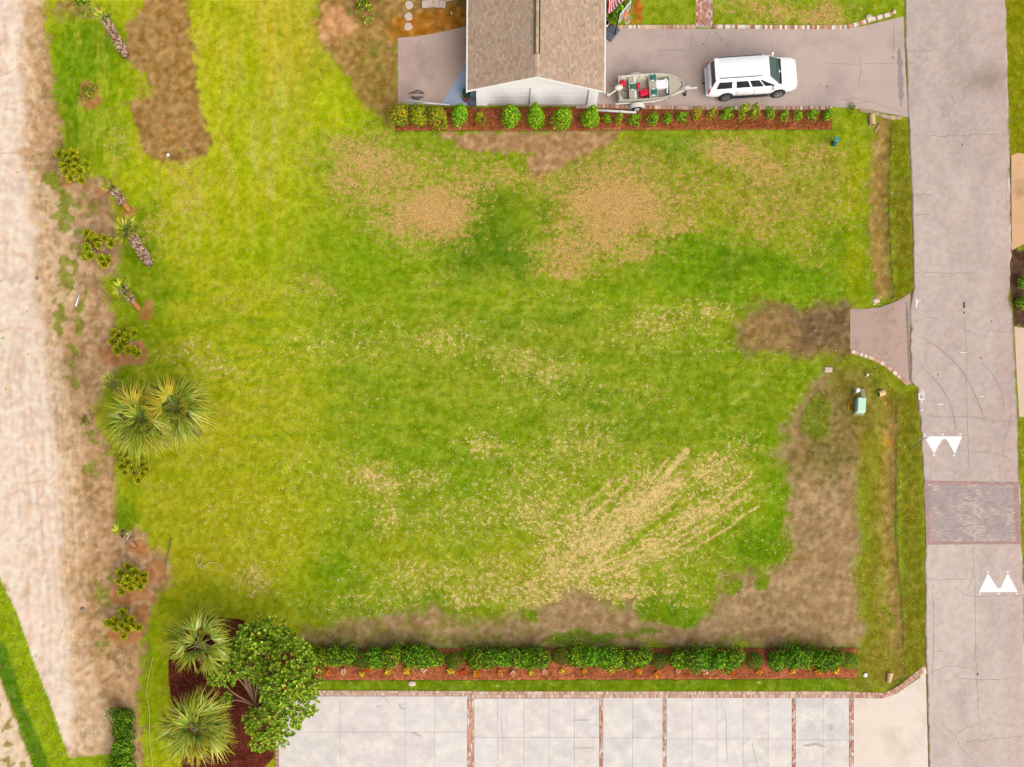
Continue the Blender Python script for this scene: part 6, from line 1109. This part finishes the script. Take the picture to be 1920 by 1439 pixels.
for i in range(70): a = i * .62; P.append((781 + (12 + 5 * math.sin(i * .7)) * math.cos(a), 179 + (6 + 3 * math.cos(i * .9)) * math.sin(a), .012 * (i % 5)))
rod('hose', [tuple(p) for p in spline(P, 3)], .022, m_hoseb, 'tangled black hose heap on the concrete pad', 'hose', 6)
def pot(px, py, r, h, mat, label):
    p = G(px, py); p.z = .024; t = thing('plant_pot', label, 'plant pot', p); mb = MB(); mb.lathe([(r * .75, 0), (r, h), (r, h + .01), (r * .88, h), (r * .84, h - .08), (.01, h - .08)], 18); mb.build('pot', mat, t, angle=40); mb = MB(); mb.lathe([(r * .84, h - .07), (.01, h - .06)], 18); mb.build('soil', surf('potting_soil', A(80, 56, 44), rough=1) if 'potting_soil' not in MATS else MATS['potting_soil'], t)
pot(875, 181, .27, .42, surf('dark_green_pot', A(40, 70, 56), rough=.5), 'large dark green plant pot at the house corner')
pot(872, 190, .13, .2, surf('terracotta', A(140, 80, 60), rough=.8), 'small brown plant pot beside the dark green pot')
p = G(886, 196); p.z = .02; t = thing('storage_bin', 'dark grey bin at the foot of the white house corner', 'bin', p); mb = MB(); mb.box((0, 0, .15), (.5, .34, .3)); mb.build('body', m_dkgrey, t, bevel=.03); mb = MB(); mb.box((0, 0, .32), (.54, .38, .04)); mb.build('lid', m_dkgrey, t, bevel=.012)
rod('board', [(866, 182, .02), (878, 187, .25)], .05, surf('yellow_tool', A(226, 190, 90), rough=.8), 'yellow handled tool lying beside the plant pots', 'tool')
for i, (x, y, r_) in enumerate([(767, 10, .27), (766, 32, .27), (765.5, 51, .27)]):
    mb = MB(); rng = random.Random(i); mb.prism([(r_ * rng.uniform(.85, 1.1) * math.cos(k), r_ * rng.uniform(.85, 1.1) * math.sin(k)) for k in np.linspace(0, 6.2832, 13)[:-1]], -.02, .05); tag(mb.build('stepping_stone', m_stone, None, bevel=.012, loc=G(x, y)), f'round pale stepping stone, {ordinal(i)} from the top above the concrete pad', 'stone', 'stepping stones')
for i in range(9):
    x, y = 797 + (i % 5) * 11, -4 + (i // 5) * 12 + (i % 3) * 2; mb = MB(); mb.box((0, 0, .05 + .07 * (i % 3)), (.4, .44, .09)); tag(mb.build('paving_slab', m_stone, None, bevel=.012, loc=G(x, y), rot=(0, 0, random.uniform(-.15, .15))), f'square pale paving slab, {ordinal(i)} of the loose pile left of the house', 'slab', 'loose paving slabs')
# road sign seen from above on the verge
p = G(1706, 846); t = thing('street_sign', 'small grey sign on a thin post beside the painted triangles', 'sign', p); mb = MB(); mb.tube([(0, 0, -.2), (.12, .3, 1.9)], .03, 8); mb.build('post', m_greym, t); mb = MB(); mb.box((.12, .3, 1.75), (.62, .03, .5), M=Matrix.Rotation(.25, 4, 'Z')); mb.build('plate', surf('sign_back', A(150, 150, 120), rough=.5), t)
p = W(1136, 50); p.z = .014; t = thing('bucket', 'white bucket under the eave behind the hoop base', 'bucket', p); mb = MB(); mb.lathe([(.13, 0), (.17, .36), (.15, .36), (.13, .05), (.01, .05)], 16); mb.build('pail', m_whitep, t, angle=40); mb = MB(); mb.tube([(.16 * math.cos(k), .16 * math.sin(k), .36 + .02 * math.sin(k)) for k in np.linspace(0, 3.14, 9)], .01, 6); mb.build('handle', m_greym, t)
# fallen leaves and litter
rs = np.random.RandomState(21); n = 300; px = rs.uniform(0, 1890, n); py = rs.uniform(0, 1439, n); px[:150] = rs.normal(1660, 24, 150); py[:150] = rs.uniform(240, 1270, 150); px[150:200] = rs.normal(700, 60, 50); py[150:200] = rs.normal(90, 60, 50)
P = np.stack([(px - 960) / S, (719.5 - py) / S, np.array([max(gz(a, b), .02) for a, b in zip(px, py)]) + .03], -1); ok = np.ones(n, bool)
for Pl in (CONC_P, DRIVE_P, PAD_P): ok &= sdf(Pl, px, py) > 0
P = P[ok]; V, F, c = leaves(P, np.tile([0, 0, 1.], (len(P), 1)), .08, palette([(226, 160, 50), (220, 180, 110), (200, 120, 50), (236, 214, 170)], len(P), rs), rs, .4, .6)
kind(link(bpy.data.objects.new('fallen_leaves', npmesh('fallen_leaves', V, F, m_leaf, c))), 'stuff')
